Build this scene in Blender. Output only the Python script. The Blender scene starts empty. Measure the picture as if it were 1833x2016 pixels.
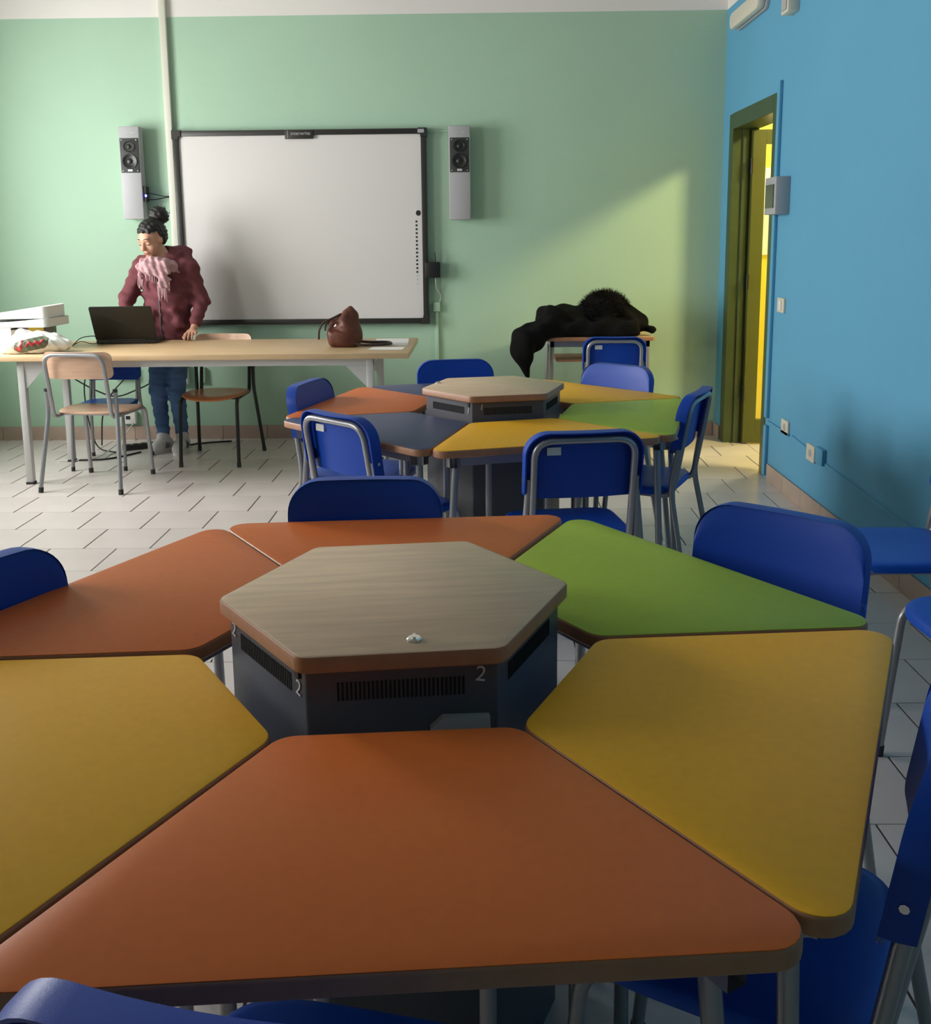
import bpy, bmesh, math, random
import numpy as np
from mathutils import Vector, Matrix
random.seed(7)
S = bpy.context.scene
COL = S.collection
pi = math.pi
R = math.radians

# ------------------------------------------------------------------ camera
FPX = 1920.0
PITCH, YAW, ROLL = R(9.5666), R(0.7933), R(0.5701)
cam_d = bpy.data.cameras.new('camera'); cam = bpy.data.objects.new('camera', cam_d); COL.objects.link(cam)
def cam_axes():
    cp, sp = math.cos(PITCH), math.sin(PITCH); cy, sy = math.cos(YAW), math.sin(YAW)
    fwd = Vector((-sy*cp, cy*cp, -sp)); right = Vector((cy, sy, 0)); down = fwd.cross(right)
    c, s = math.cos(ROLL), math.sin(ROLL)
    return right*c + down*s, -right*s + down*c, fwd
_r, _d, _f = cam_axes()
CAMLOC = Vector((0, 0, 1.40))
m = Matrix(((_r.x, -_d.x, -_f.x, 0), (_r.y, -_d.y, -_f.y, 0), (_r.z, -_d.z, -_f.z, 0), (0, 0, 0, 1)))
cam.matrix_world = Matrix.Translation(CAMLOC) @ m
cam_d.sensor_fit = 'HORIZONTAL'; cam_d.sensor_width = 36.0; cam_d.lens = FPX/1833*36.0
cam_d.shift_y = -(1008-794)/1833.0
cam_d.clip_start = 0.02; cam_d.clip_end = 100
S.camera = cam
def project(p):
    q = Vector(p) - CAMLOC
    z = q.dot(_f)
    if z < .05: return None
    return (916.5 + FPX*q.dot(_r)/z, 794 + FPX*q.dot(_d)/z)

# ------------------------------------------------------------------ world, lights, exposure
S.view_settings.view_transform = 'Standard'; S.view_settings.look = 'None'
S.view_settings.gamma = 1.0; S.view_settings.use_curve_mapping = False
S.view_settings.exposure = 0.22
w = bpy.data.worlds.new('overcast_sky'); S.world = w; w.use_nodes = True
w.node_tree.nodes['Background'].inputs[0].default_value = (0.95, 0.97, 1.0, 1)
w.node_tree.nodes['Background'].inputs[1].default_value = .6
def area(name, loc, direction, sx, sy, power, color):
    l = bpy.data.lights.new(name, 'AREA'); l.shape = 'RECTANGLE'; l.size = sx; l.size_y = sy
    l.energy = power; l.color = color
    o = bpy.data.objects.new(name, l); COL.objects.link(o); o.location = loc
    o.rotation_euler = Vector(direction).to_track_quat('-Z', 'Y').to_euler()
    return o
# daylight at the two windows of the left wall (size_y horizontal after tracking along +X)
XL, XR, YB, YF, ZC = -3.75, 1.68, 6.87, -3.2, 3.30
WINS = [(4.35, 5.85, 1.00, 2.55), (1.7, 3.0, 1.00, 2.55)]
WPOW = [192, 88]
for i, (y0, y1, z0, z1) in enumerate(WINS):
    area('window_daylight', (XL-.30, (y0+y1)/2, (z0+z1)/2), (1, 0, -.02), y1-y0, z1-z0, WPOW[i], (1.0, 0.94, 0.93))
# lamps of the corridor behind the door
area('corridor_lamp_light', (3.2, 5.0, 2.98), (-.55, .35, -.75), .5, .5, 150, (1.0, .80, .36))
area('corridor_lamp_light', (2.9, 6.95, 2.98), (0, .5, -1), .5, .3, 75, (1.0, .95, .72))

# ------------------------------------------------------------------ materials
MATS = {}
def mat(name, col, rough=.5, metal=0, noise=0, nscale=20, bump=0, bscale=200, spec=.5, emit=0, coat=0, trans=0, stretch=None, sheen=0):
    if name in MATS: return MATS[name]
    m = bpy.data.materials.new(name); m.use_nodes = True
    nt = m.node_tree; b = nt.nodes['Principled BSDF']
    b.inputs['Base Color'].default_value = (*col, 1); b.inputs['Roughness'].default_value = rough
    b.inputs['Metallic'].default_value = metal; b.inputs['Specular IOR Level'].default_value = spec
    if coat: b.inputs['Coat Weight'].default_value = coat
    if sheen: b.inputs['Sheen Weight'].default_value = sheen
    if trans: b.inputs['Transmission Weight'].default_value = trans
    if emit:
        b.inputs['Emission Color'].default_value = (*col, 1); b.inputs['Emission Strength'].default_value = emit
    if noise or bump:
        tc = nt.nodes.new('ShaderNodeTexCoord'); mp = nt.nodes.new('ShaderNodeMapping')
        nt.links.new(tc.outputs['Object'], mp.inputs[0])
        if stretch: mp.inputs['Scale'].default_value = stretch
    if noise:
        n = nt.nodes.new('ShaderNodeTexNoise'); n.inputs['Scale'].default_value = nscale; n.inputs['Detail'].default_value = 4
        nt.links.new(mp.outputs[0], n.inputs['Vector'])
        r = nt.nodes.new('ShaderNodeMapRange'); r.inputs[1].default_value = .3; r.inputs[2].default_value = .7
        r.inputs[3].default_value = 1-noise; r.inputs[4].default_value = 1+noise
        nt.links.new(n.outputs['Fac'], r.inputs[0])
        mx = nt.nodes.new('ShaderNodeVectorMath'); mx.operation = 'SCALE'; mx.inputs[0].default_value = col
        nt.links.new(r.outputs[0], mx.inputs['Scale']); nt.links.new(mx.outputs[0], b.inputs['Base Color'])
    if bump:
        n2 = nt.nodes.new('ShaderNodeTexNoise'); n2.inputs['Scale'].default_value = bscale; n2.inputs['Detail'].default_value = 3
        nt.links.new(mp.outputs[0], n2.inputs['Vector'])
        bp = nt.nodes.new('ShaderNodeBump'); bp.inputs['Strength'].default_value = bump; bp.inputs['Distance'].default_value = .002
        nt.links.new(n2.outputs['Fac'], bp.inputs['Height']); nt.links.new(bp.outputs[0], b.inputs['Normal'])
    MATS[name] = m; return m
def paint(name, low, high, zsplit):
    """wall paint: one colour up to a height, another above it"""
    m = mat(name, low, .75, bump=.25, bscale=90)
    nt = m.node_tree; b = nt.nodes['Principled BSDF']
    g = nt.nodes.new('ShaderNodeNewGeometry'); sx = nt.nodes.new('ShaderNodeSeparateXYZ'); nt.links.new(g.outputs['Position'], sx.inputs[0])
    gt = nt.nodes.new('ShaderNodeMath'); gt.operation = 'GREATER_THAN'; gt.inputs[1].default_value = zsplit
    nt.links.new(sx.outputs['Z'], gt.inputs[0])
    n = nt.nodes.new('ShaderNodeTexNoise'); n.inputs['Scale'].default_value = 1.6; n.inputs['Detail'].default_value = 5
    nt.links.new(g.outputs['Position'], n.inputs['Vector'])
    r = nt.nodes.new('ShaderNodeMapRange'); r.inputs[3].default_value = .95; r.inputs[4].default_value = 1.05
    nt.links.new(n.outputs['Fac'], r.inputs[0])
    mx = nt.nodes.new('ShaderNodeMix'); mx.data_type = 'RGBA'
    mx.inputs[6].default_value = (*low, 1); mx.inputs[7].default_value = (*high, 1)
    nt.links.new(gt.outputs[0], mx.inputs[0])
    sc = nt.nodes.new('ShaderNodeVectorMath'); sc.operation = 'SCALE'
    nt.links.new(mx.outputs[2], sc.inputs[0]); nt.links.new(r.outputs[0], sc.inputs['Scale'])
    nt.links.new(sc.outputs[0], b.inputs['Base Color'])
    return m
WHITE_P = (.80, .77, .74)
m_green = paint('green_wall_paint', (.395, .58, .435), WHITE_P, 2.89)
m_blue = paint('blue_wall_paint', (.11, .36, .56), WHITE_P, 2.89)
m_white = mat('white_plaster', WHITE_P, .8, bump=.2, bscale=60)
m_yellow_wall = mat('yellow_wall_paint', (.82, .66, .06), .7)
m_tile = mat('cream_floor_tile', (.63, .575, .55), .28, noise=.06, nscale=3, bump=.05, bscale=40)
m_grout = mat('dark_grout', (.10, .095, .09), .9)
m_skirt = mat('pink_brown_skirting_tile', (.44, .33, .27), .35, noise=.1, nscale=8)
m_door = mat('dark_green_steel', (.045, .075, .03), .35, noise=.1, nscale=5)
m_leaf = mat('olive_green_door_paint', (.085, .10, .02), .4)
m_orange = mat('orange_laminate', (.68, .165, .035), .42, spec=.2, noise=.03, nscale=60, bump=.05, bscale=500)
m_yellow = mat('yellow_laminate', (.90, .465, .028), .45, spec=.2, noise=.03, nscale=60, bump=.05, bscale=500)
m_lime = mat('green_laminate', (.34, .49, .045), .42, spec=.2, noise=.03, nscale=60, bump=.05, bscale=500)
m_navy = mat('slate_blue_laminate', (.055, .075, .16), .38, spec=.2, noise=.03, nscale=60, bump=.05, bscale=500)
m_edge = mat('beech_edge_band', (.40, .19, .10), .45, noise=.08, nscale=30)
m_lid = mat('pale_beech_laminate', (.68, .50, .34), .42, noise=.10, nscale=6, stretch=(1, 9, 1))
m_hub = mat('charcoal_sheet_steel', (.085, .088, .105), .42)
m_slot = mat('black_void', (.004, .004, .004), .8)
m_chrome = mat('chrome', (.8, .8, .8), .12, 1)
m_steel = mat('silver_grey_tube', (.36, .36, .38), .32, .55)
m_blackt = mat('black_tube', (.012, .012, .012), .3)
m_blue_pl = mat('blue_plastic', (.005, .058, .42), .42, spec=.35, bump=.12, bscale=600)
m_blue_seat = mat('bright_blue_plastic', (.005, .080, .52), .40, spec=.35, bump=.12, bscale=600)
m_ply = mat('beech_plywood', (.62, .40, .28), .38, noise=.1, nscale=7, stretch=(1, 8, 8), coat=.2)
m_ply_o = mat('orange_plywood', (.52, .21, .08), .35, noise=.12, nscale=7, stretch=(8, 1, 1), coat=.2)
m_table = mat('honey_beech_tabletop', (.66, .46, .26), .4, noise=.08, nscale=5, stretch=(1, 9, 9))
m_greym = mat('pale_grey_metal', (.56, .56, .55), .45, .1)
m_rubber = mat('dark_rubber', (.03, .03, .03), .7)
m_board = mat('whiteboard_enamel', (.70, .675, .66), .38)
m_frame = mat('black_anodised', (.028, .026, .024), .4)
m_grey_pl = mat('grey_plastic', (.42, .42, .43), .5)
m_lgrey = mat('light_grey_plastic', (.40, .40, .42), .5)
m_white_pl = mat('white_plastic', (.80, .79, .76), .45)
m_black_pl = mat('black_plastic', (.012, .013, .012), .4)
m_mesh = mat('speaker_grille', (.030, .033, .032), .6)
m_paper = mat('white_paper', (.85, .84, .82), .8)
m_leather = mat('brown_leather', (.115, .030, .016), .55, noise=.2, nscale=14, bump=.5, bscale=90)
m_leather_d = mat('dark_leather', (.035, .017, .013), .4)
m_coat = mat('black_cloth', (.006, .006, .006), .95, spec=.15, bump=.5, bscale=120)
m_fur = mat('black_fur', (.008, .007, .006), .95, spec=.15)
m_skin = mat('skin', (.58, .31, .21), .5, noise=.05, nscale=18)
m_lip = mat('lips', (.42, .14, .12), .45)
m_hair = mat('black_brown_hair', (.010, .008, .007), .55, bump=.8, bscale=120)
m_jacket = mat('maroon_fleece', (.165, .052, .062), .85, noise=.10, nscale=14, bump=.4, bscale=200, spec=.2)
m_jeans = mat('blue_denim', (.085, .165, .33), .85, noise=.2, nscale=9, bump=.4, bscale=400, spec=.2)
m_scarf = mat('dusty_pink_scarf', (.52, .32, .34), .9, noise=.2, nscale=25, bump=.6, bscale=130, spec=.15)
m_shoe = mat('pale_grey_sneaker', (.66, .64, .63), .6, noise=.12, nscale=30)
m_sole = mat('white_sole', (.72, .71, .69), .6)
m_bagfilm = mat('white_plastic_film', (.84, .85, .81), .35, bump=.5, bscale=30)
m_red = mat('red_print', (.50, .03, .04), .5)
m_dgreen = mat('grey_green_print', (.12, .14, .09), .5)
m_mustard = mat('mustard_print', (.62, .46, .06), .5)
m_greycard = mat('grey_card_print', (.19, .18, .17), .6, noise=.4, nscale=30)
m_clear = mat('frosted_clear_plastic', (.72, .78, .78), .25, noise=.05)
m_led = mat('blue_led', (.05, .05, 1.0), .4, emit=14)
m_lampglow = mat('lamp_diffuser', (1.0, .93, .75), .5, emit=3)
m_chalk = mat('white_chalk', (.62, .62, .60), .9)
m_cableb = mat('black_cable', (.014, .014, .014), .5)
m_cablew = mat('white_cable', (.72, .71, .69), .5)
m_glow_box = mat('cream_plastic', (.66, .62, .52), .5)
m_smoke = mat('smoked_window', (.05, .05, .05), .15)
# window / door glass: mostly clear with a little reflection
def glass(name, tint, refl):
    m = bpy.data.materials.new(name); m.use_nodes = True; nt = m.node_tree; nt.nodes.clear()
    o = nt.nodes.new('ShaderNodeOutputMaterial'); mx = nt.nodes.new('ShaderNodeMixShader')
    t = nt.nodes.new('ShaderNodeBsdfTransparent'); g = nt.nodes.new('ShaderNodeBsdfGlossy')
    t.inputs[0].default_value = (*tint, 1); g.inputs['Roughness'].default_value = .03; mx.inputs[0].default_value = refl
    nt.links.new(t.outputs[0], mx.inputs[1]); nt.links.new(g.outputs[0], mx.inputs[2]); nt.links.new(mx.outputs[0], o.inputs[0])
    MATS[name] = m; return m
m_glass = glass('clear_glass', (.95, .97, .96), .05)

# ------------------------------------------------------------------ mesh helpers
def link(name, me, material=None, parent=None):
    o = bpy.data.objects.new(name, me); COL.objects.link(o)
    if material is not None and me is not None and not me.materials: me.materials.append(material)
    if parent is not None: o.parent = parent
    return o
def smooth(me, ang=38):
    me.shade_smooth()
    try: me.set_sharp_from_angle(angle=R(ang))
    except Exception: pass
def tag(o, label, cat, group=None):
    o['label'] = label; o['category'] = cat
    if group: o['group'] = group
    return o
def struct(o): o['kind'] = 'structure'; return o
def empty(name, loc=(0, 0, 0), rz=0):
    e = bpy.data.objects.new(name, None); COL.objects.link(e); e.location = loc; e.rotation_euler = (0, 0, rz)
    e.empty_display_size = .05; return e
class MB:
    """collects shapes for one mesh"""
    def __init__(s): s.v = []; s.f = []; s.m = []
    def add(s, v, f, mi=0):
        o = len(s.v); s.v += [tuple(p) for p in v]; s.f += [tuple(i+o for i in q) for q in f]; s.m += [mi]*len(f); return s
    def box(s, a, b, mi=0):
        (x0, y0, z0), (x1, y1, z1) = a, b
        return s.add([(x0,y0,z0),(x1,y0,z0),(x1,y1,z0),(x0,y1,z0),(x0,y0,z1),(x1,y0,z1),(x1,y1,z1),(x0,y1,z1)],
              [(0,3,2,1),(4,5,6,7),(0,1,5,4),(1,2,6,5),(2,3,7,6),(3,0,4,7)], mi)
    def prism(s, pts, z0, z1, mi=0):
        n = len(pts)
        return s.add([(x,y,z0) for x,y in pts]+[(x,y,z1) for x,y in pts],
              [tuple(range(n-1,-1,-1)), tuple(range(n,2*n))]+[(i,(i+1)%n,n+(i+1)%n,n+i) for i in range(n)], mi)
    def rings(s, rings, mi=0, cap=True, closed=True):
        n = len(rings[0]); v = [p for r in rings for p in r]; f = []
        for k in range(len(rings)-1):
            for i in range(n if closed else n-1):
                j = (i+1) % n
                f.append((k*n+i, k*n+j, (k+1)*n+j, (k+1)*n+i))
        if cap:
            f.append(tuple(range(n-1,-1,-1))); f.append(tuple((len(rings)-1)*n+i for i in range(n)))
        return s.add(v, f, mi)
    def tube(s, pts, r, fillet=0, n=10, mi=0, seg=6):
        P = [Vector(p) for p in pts]
        if fillet:
            Q = [P[0]]
            for i in range(1, len(P)-1):
                a, b, c = P[i-1], P[i], P[i+1]
                u, v = (a-b), (c-b); lu, lv = u.length, v.length
                if lu < 1e-6 or lv < 1e-6: continue
                t = min(fillet, lu*.48, lv*.48); p0 = b+u/lu*t; p1 = b+v/lv*t
                for k in range(seg+1):
                    q = k/seg; Q.append(p0*(1-q)**2 + b*2*q*(1-q) + p1*q*q)
            Q.append(P[-1]); P = Q
        rr = r if isinstance(r, (list, tuple)) else [r]*len(P)
        t0 = (P[1]-P[0]).normalized(); nrm = t0.orthogonal().normalized(); rings = []
        for i, p in enumerate(P):
            t = (P[min(i+1, len(P)-1)]-P[max(i-1, 0)]).normalized()
            nrm = (nrm - t*nrm.dot(t)).normalized(); bn = t.cross(nrm)
            rings.append([p+(nrm*math.cos(2*pi*k/n)+bn*math.sin(2*pi*k/n))*rr[i] for k in range(n)])
        return s.rings(rings, mi)
    def build(s, name, material, parent=None, sm=True, bevel=0, ang=38):
        me = bpy.data.meshes.new(name); me.from_pydata([tuple(p) for p in s.v], [], s.f)
        ms = material if isinstance(material, (list, tuple)) else [material]
        for q in ms: me.materials.append(q)
        if len(ms) > 1: me.polygons.foreach_set('material_index', s.m)
        bm = bmesh.new(); bm.from_mesh(me); bmesh.ops.recalc_face_normals(bm, faces=bm.faces)
        if bevel:
            bmesh.ops.remove_doubles(bm, verts=bm.verts, dist=1e-6)
            es = [e for e in bm.edges if e.is_manifold and e.calc_face_angle(0) > R(40)]
            bmesh.ops.bevel(bm, geom=es, offset=bevel, segments=2, affect='EDGES', profile=.5, clamp_overlap=True)
        bm.to_mesh(me); bm.free()
        if sm: smooth(me, ang)
        me.update()
        return link(name, me, None, parent)
def box(name, a, b, material, parent=None, bevel=0):
    return MB().box(a, b).build(name, material, parent, sm=bool(bevel), bevel=bevel)
def rounded(poly, r, seg=6):
    """round the corners of a polygon"""
    out = []; n = len(poly); rs = r if isinstance(r, (list, tuple)) else [r]*n
    for i in range(n):
        a, b, c = Vector(poly[i-1]), Vector(poly[i]), Vector(poly[(i+1) % n])
        u = (a-b).normalized(); v = (c-b).normalized(); ang = u.angle(v)
        t = rs[i]/math.tan(ang/2); ce = b+(u+v).normalized()*(rs[i]/math.sin(ang/2))
        p0 = b+u*t-ce; p1 = b+v*t-ce
        a0 = math.atan2(p0.y, p0.x); a1 = math.atan2(p1.y, p1.x); d = (a1-a0+pi) % (2*pi)-pi
        for k in range(seg+1):
            q = a0+d*k/seg; out.append((ce.x+rs[i]*math.cos(q), ce.y+rs[i]*math.sin(q)))
    return out
def inset(poly, d):
    n = len(poly); out = []
    for i in range(n):
        a, b, c = Vector(poly[i-1]), Vector(poly[i]), Vector(poly[(i+1) % n])
        e1 = (b-a).normalized(); e2 = (c-b).normalized()
        n1 = Vector((-e1.y, e1.x)); n2 = Vector((-e2.y, e2.x)); h = (n1+n2); h /= max(h.length_squared/2, .2)
        out.append(tuple(b+h*d))
    return out
def text_mesh(name, s, size, material, parent, matrix, ext=.0006):
    c = bpy.data.curves.new('t', 'FONT'); c.body = s; c.size = size; c.extrude = ext; c.align_x = 'CENTER'; c.align_y = 'CENTER'
    o = bpy.data.objects.new('t', c); COL.objects.link(o)
    dg = bpy.context.evaluated_depsgraph_get(); me = bpy.data.meshes.new_from_object(o.evaluated_get(dg))
    bpy.data.objects.remove(o); bpy.data.curves.remove(c)
    me.materials.clear(); me.name = name
    r = link(name, me, material, parent); r.matrix_local = matrix
    return r
def copy_tree(o, parent=None):
    c = o.copy(); COL.objects.link(c); c.parent = parent
    for ch in o.children: copy_tree(ch, c)
    return c

# ------------------------------------------------------------------ smooth implicit shapes (for cloth, skin, hair, leather)
class Field:
    def __init__(s, lo, hi, h):
        s.lo = np.array(lo, float); s.h = h
        s.n = np.ceil((np.array(hi)-s.lo)/h).astype(int)+1
        s.ax = [s.lo[i]+h*np.arange(s.n[i]) for i in range(3)]
        s.F = np.full(s.n, .2, np.float32)
    def _sl(s, lo, hi):
        a = np.clip(np.floor((np.array(lo)-s.lo)/s.h).astype(int), 0, s.n-1); b = np.clip(np.ceil((np.array(hi)-s.lo)/s.h).astype(int)+1, 1, s.n)
        sl = tuple(slice(a[i], max(b[i], a[i]+1)) for i in range(3))
        g = np.meshgrid(*[s.ax[i][sl[i]] for i in range(3)], indexing='ij')
        return sl, np.stack(g, -1).astype(np.float32)
    def _mix(s, sl, d, k):
        f = s.F[sl]
        if k < 0:                                   # smooth subtraction
            k = -k; d = -d; h = np.clip(.5-.5*(d-f)/k*-1, 0, 1)
            h = np.clip(.5+.5*(d-f)/k, 0, 1); s.F[sl] = f*(1-h)+d*h+k*h*(1-h)
        else:
            h = np.clip(.5+.5*(f-d)/k, 0, 1); s.F[sl] = f*(1-h)+d*h-k*h*(1-h)
    def cap(s, a, b, ra, rb, k=.02, scale=(1, 1, 1)):
        a = np.array(a, np.float32); b = np.array(b, np.float32); m = max(ra, rb)/min(scale)+.06
        sl, P = s._sl(np.minimum(a, b)-m, np.maximum(a, b)+m)
        sc = np.array(scale, np.float32); ab = (b-a)*sc; q = (P-a)*sc
        t = np.clip((q@ab)/max(float(ab@ab), 1e-9), 0, 1)
        d = np.linalg.norm(q-t[..., None]*ab, axis=-1)-(ra+(rb-ra)*t)
        s._mix(sl, d/max(sc), k); return s
    def ell(s, c, r, k=.02, M=None):
        c = np.array(c, np.float32); r = np.array(r, np.float32); m = float(r.max())+.06
        sl, P = s._sl(c-m, c+m); q = P-c
        if M is not None: q = q@np.array(M, np.float32).T
        k0 = np.linalg.norm(q/r, axis=-1); k1 = np.linalg.norm(q/(r*r), axis=-1)+1e-6
        s._mix(sl, k0*(k0-1)/k1, k); return s
    def torus(s, c, R0, r, k=.02, M=None, sx=1., sy=1.):
        c = np.array(c, np.float32); m = R0*max(sx, sy)+r+.07
        sl, P = s._sl(c-m, c+m); q = P-c
        if M is not None: q = q@np.array(M, np.float32).T
        d = np.sqrt((np.sqrt((q[..., 0]/sx)**2+(q[..., 1]/sy)**2)-R0)**2+q[..., 2]**2)-r
        s._mix(sl, d, k); return s
    def rbox(s, c, hs, r, k=.02, M=None):
        c = np.array(c, np.float32); hs = np.array(hs, np.float32); m = float(np.linalg.norm(hs))+.06
        sl, P = s._sl(c-m, c+m); q = P-c
        if M is not None: q = q@np.array(M, np.float32).T
        q = np.abs(q)-(hs-r); d = np.linalg.norm(np.maximum(q, 0), axis=-1)+np.minimum(q.max(-1), 0)-r
        s._mix(sl, d, k); return s
    def all(s): return s._sl(s.lo, s.lo+s.h*(s.n-1))[1]
    def cut(s, fn): s.F = np.maximum(s.F, fn(s.all()).astype(np.float32)); return s
    def ripple(s, fn): s.F = s.F+fn(s.all()).astype(np.float32); return s
    def build(s, name, material, parent=None, relax=1, lo_z=None):
        F = s.F; n = s.n; ins = F < 0
        c = [ins[i:n[0]-1+i, j:n[1]-1+j, k:n[2]-1+k] for i in (0,1) for j in (0,1) for k in (0,1)]
        tot = sum(q.astype(np.int8) for q in c); act = (tot > 0) & (tot < 8)
        idx = np.argwhere(act); ids = np.full(act.shape, -1, np.int64); ids[act] = np.arange(len(idx))
        co = np.array([(i,j,k) for i in (0,1) for j in (0,1) for k in (0,1)])
        V = np.stack([F[idx[:,0]+q[0], idx[:,1]+q[1], idx[:,2]+q[2]] for q in co], 1)
        acc = np.zeros((len(idx), 3)); cnt = np.zeros(len(idx))
        for a in range(8):
            for b in range(a+1, 8):
                if np.abs(co[a]-co[b]).sum() != 1: continue
                x = (V[:, a] < 0) != (V[:, b] < 0)
                den = V[:, a]-V[:, b]; den = np.where(np.abs(den) < 1e-9, 1e-9, den); t = V[:, a]/den
                acc[x] += (co[a]+t[:, None]*(co[b]-co[a]))[x]; cnt[x] += 1
        P = s.lo+(idx+acc/np.maximum(cnt, 1)[:, None])*s.h
        quads = []
        for ax in range(3):
            u, v = (ax+1) % 3, (ax+2) % 3
            A = [slice(0, n[i]) for i in range(3)]; B = list(A); A[ax] = slice(0, n[ax]-1); B[ax] = slice(1, n[ax])
            fa = ins[tuple(A)]; fb = ins[tuple(B)]; e = np.argwhere(fa != fb)
            e = e[(e[:, u] > 0) & (e[:, v] > 0) & (e[:, u] < n[u]-1) & (e[:, v] < n[v]-1)]
            if not len(e): continue
            du = np.zeros(3, int); du[u] = 1; dv = np.zeros(3, int); dv[v] = 1
            g = lambda q: ids[q[:, 0], q[:, 1], q[:, 2]]
            Q = np.stack([g(e-du-dv), g(e-dv), g(e), g(e-du)], 1)
            fl = ~fa[e[:, 0], e[:, 1], e[:, 2]]; Q[fl] = Q[fl][:, ::-1]; quads.append(Q)
        Q = np.concatenate(quads); Q = Q[(Q >= 0).all(1)]
        for _ in range(relax):
            acc = np.zeros_like(P); cn = np.zeros(len(P))
            for a in range(4):
                b = (a+1) % 4; np.add.at(acc, Q[:, a], P[Q[:, b]]); np.add.at(acc, Q[:, b], P[Q[:, a]])
                np.add.at(cn, Q[:, a], 1); np.add.at(cn, Q[:, b], 1)
            P = P*.5+.5*acc/np.maximum(cn, 1)[:, None]
        me = bpy.data.meshes.new(name); me.from_pydata(P.tolist(), [], Q.tolist()); me.shade_smooth(); me.update()
        return link(name, me, material, parent)
def rotM(fwd, up=(0, 0, 1)):
    """rows: side, forward, up of a local frame"""
    f = Vector(fwd).normalized(); s_ = f.cross(Vector(up)).normalized(); u = s_.cross(f)
    return np.array([tuple(s_), tuple(f), tuple(u)])

# ================================================================== THE SETTING
# floor: slab plus individual tiles in half-bond rows
T = .31; GAP = .0035
flo = MB().box((XL-.1, YF-.1, -.10), (XR+.15, YB+.15, -.004)).build('floor', m_grout, sm=False); struct(flo)
tiles = []
y = 4.64; ys = []
k0 = int(math.floor((YF-4.64)/T))
for r in range(k0, 100):
    y0 = 4.64+r*T
    if y0 > YB: break
    off = -2.304 if r % 2 == 0 else -2.304+.153
    x0 = off-math.ceil((off-XL)/T)*T
    while x0 < XR+.16:
        a, b = max(x0, XL), min(x0+T, XR+.15); c, d = max(y0, YF), min(y0+T, YB)
        if b-a > .02 and d-c > .02: tiles.append((a+GAP, b-GAP, c+GAP/2, d-GAP/2))
        x0 += T
NEAR_POLY = [(-50, 1203), (405, 1050), (1125, 1027), (1740, 1248), (1790, 1270), (1648, 1860), (1690, 2100), (-50, 2100)]
def inpoly(p, poly):
    c = False
    for i in range(len(poly)):
        (x1, y1), (x2, y2) = poly[i-1], poly[i]
        if (y1 > p[1]) != (y2 > p[1]) and p[0] < (x2-x1)*(p[1]-y1)/(y2-y1)+x1: c = not c
    return c
def seen(t):
    q = project(((t[0]+t[1])/2, (t[2]+t[3])/2, 0))
    if q is None or not (-60 < q[0] < 1893 and 0 < q[1] < 2060): return 0
    if inpoly(q, NEAR_POLY): return 0
    return 1e6/((t[0]+t[1])**2/4+(t[2]+t[3])**2/4+1.9)
tiles.sort(key=seen, reverse=True)
vis = [t for t in tiles if seen(t) > 0][:299]; rest = [t for t in tiles if t not in set(vis)]
TM = {}
def tile_mesh(w_, d_):
    key = (round(w_, 3), round(d_, 3))
    if key not in TM:
        o = MB().box((-w_/2, -d_/2, -.012), (w_/2, d_/2, 0)).build('tile', m_tile, sm=False, bevel=.0012); TM[key] = o.data; bpy.data.objects.remove(o)
    return TM[key]
for t in vis:
    o = link('tile', tile_mesh(t[1]-t[0], t[3]-t[2]), None, flo); o.location = ((t[0]+t[1])/2, (t[2]+t[3])/2, 0)
mb = MB()
for t in rest: mb.box((t[0], t[2], -.012), (t[1], t[3], 0))
o = mb.build('tile_field', m_tile, flo, sm=False); o['kind'] = 'stuff'

m_ceil = mat('darkened_ceiling_plaster', (.42, .40, .38), .85, noise=.05, nscale=2)  # ceiling is out of view; colour darkened to cut bounced light in the room
struct(box('ceiling', (XL-.2, YF-.2, ZC), (XR+.2, YB+.2, ZC+.1), m_ceil))
struct(box('wall_back', (XL-.2, YB, -.1), (XR+.15, YB+.15, ZC), m_green))
struct(box('wall_front', (XL-.2, YF-.15, -.1), (XR+.15, YF, ZC), m_green))
DY0, DY1, DZ = 5.645, 6.70, 2.19             # door opening including its frame
mb = MB().box((XR, YF-.1, -.1), (XR+.15, DY0, ZC)).box((XR, DY1, -.1), (XR+.15, YB, ZC)).box((XR, DY0, DZ), (XR+.15, DY1, ZC))
struct(mb.build('wall_right', m_blue, sm=False))
mb = MB(); ycur = YF-.1
for (y0, y1, z0, z1) in sorted(WINS):
    mb.box((XL-.2, ycur, -.1), (XL, y0, ZC)).box((XL-.2, y0, -.1), (XL, y1, z0)).box((XL-.2, y0, z1), (XL, y1, ZC)); ycur = y1
mb.box((XL-.2, ycur, -.1), (XL, YB, ZC))
struct(mb.build('wall_left', m_green, sm=False))
for i, (y0, y1, z0, z1) in enumerate(WINS):
    fr = MB(); x0, x1 = XL-.14, XL-.08; ym = (y0+y1)/2
    for (a, b, c, d) in ((y0, y1, z0, z0+.06), (y0, y1, z1-.06, z1), (y0, y0+.06, z0, z1), (y1-.06, y1, z0, z1), (ym-.04, ym+.04, z0, z1)):
        fr.box((x0, a, c), (x1, b, d))
    wo = struct(fr.build('window_%d' % (i+1), m_white_pl, sm=False))
    for (a, b) in ((y0+.06, ym-.04), (ym+.04, y1-.06)):
        box('pane', (XL-.115, a, z0+.06), (XL-.109, b, z1-.06), m_glass, wo)
    box('window_sill', (XL-.2, y0-.03, z0-.03), (XL+.06, y1+.03, z0-.001), m_white, wo)
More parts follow.
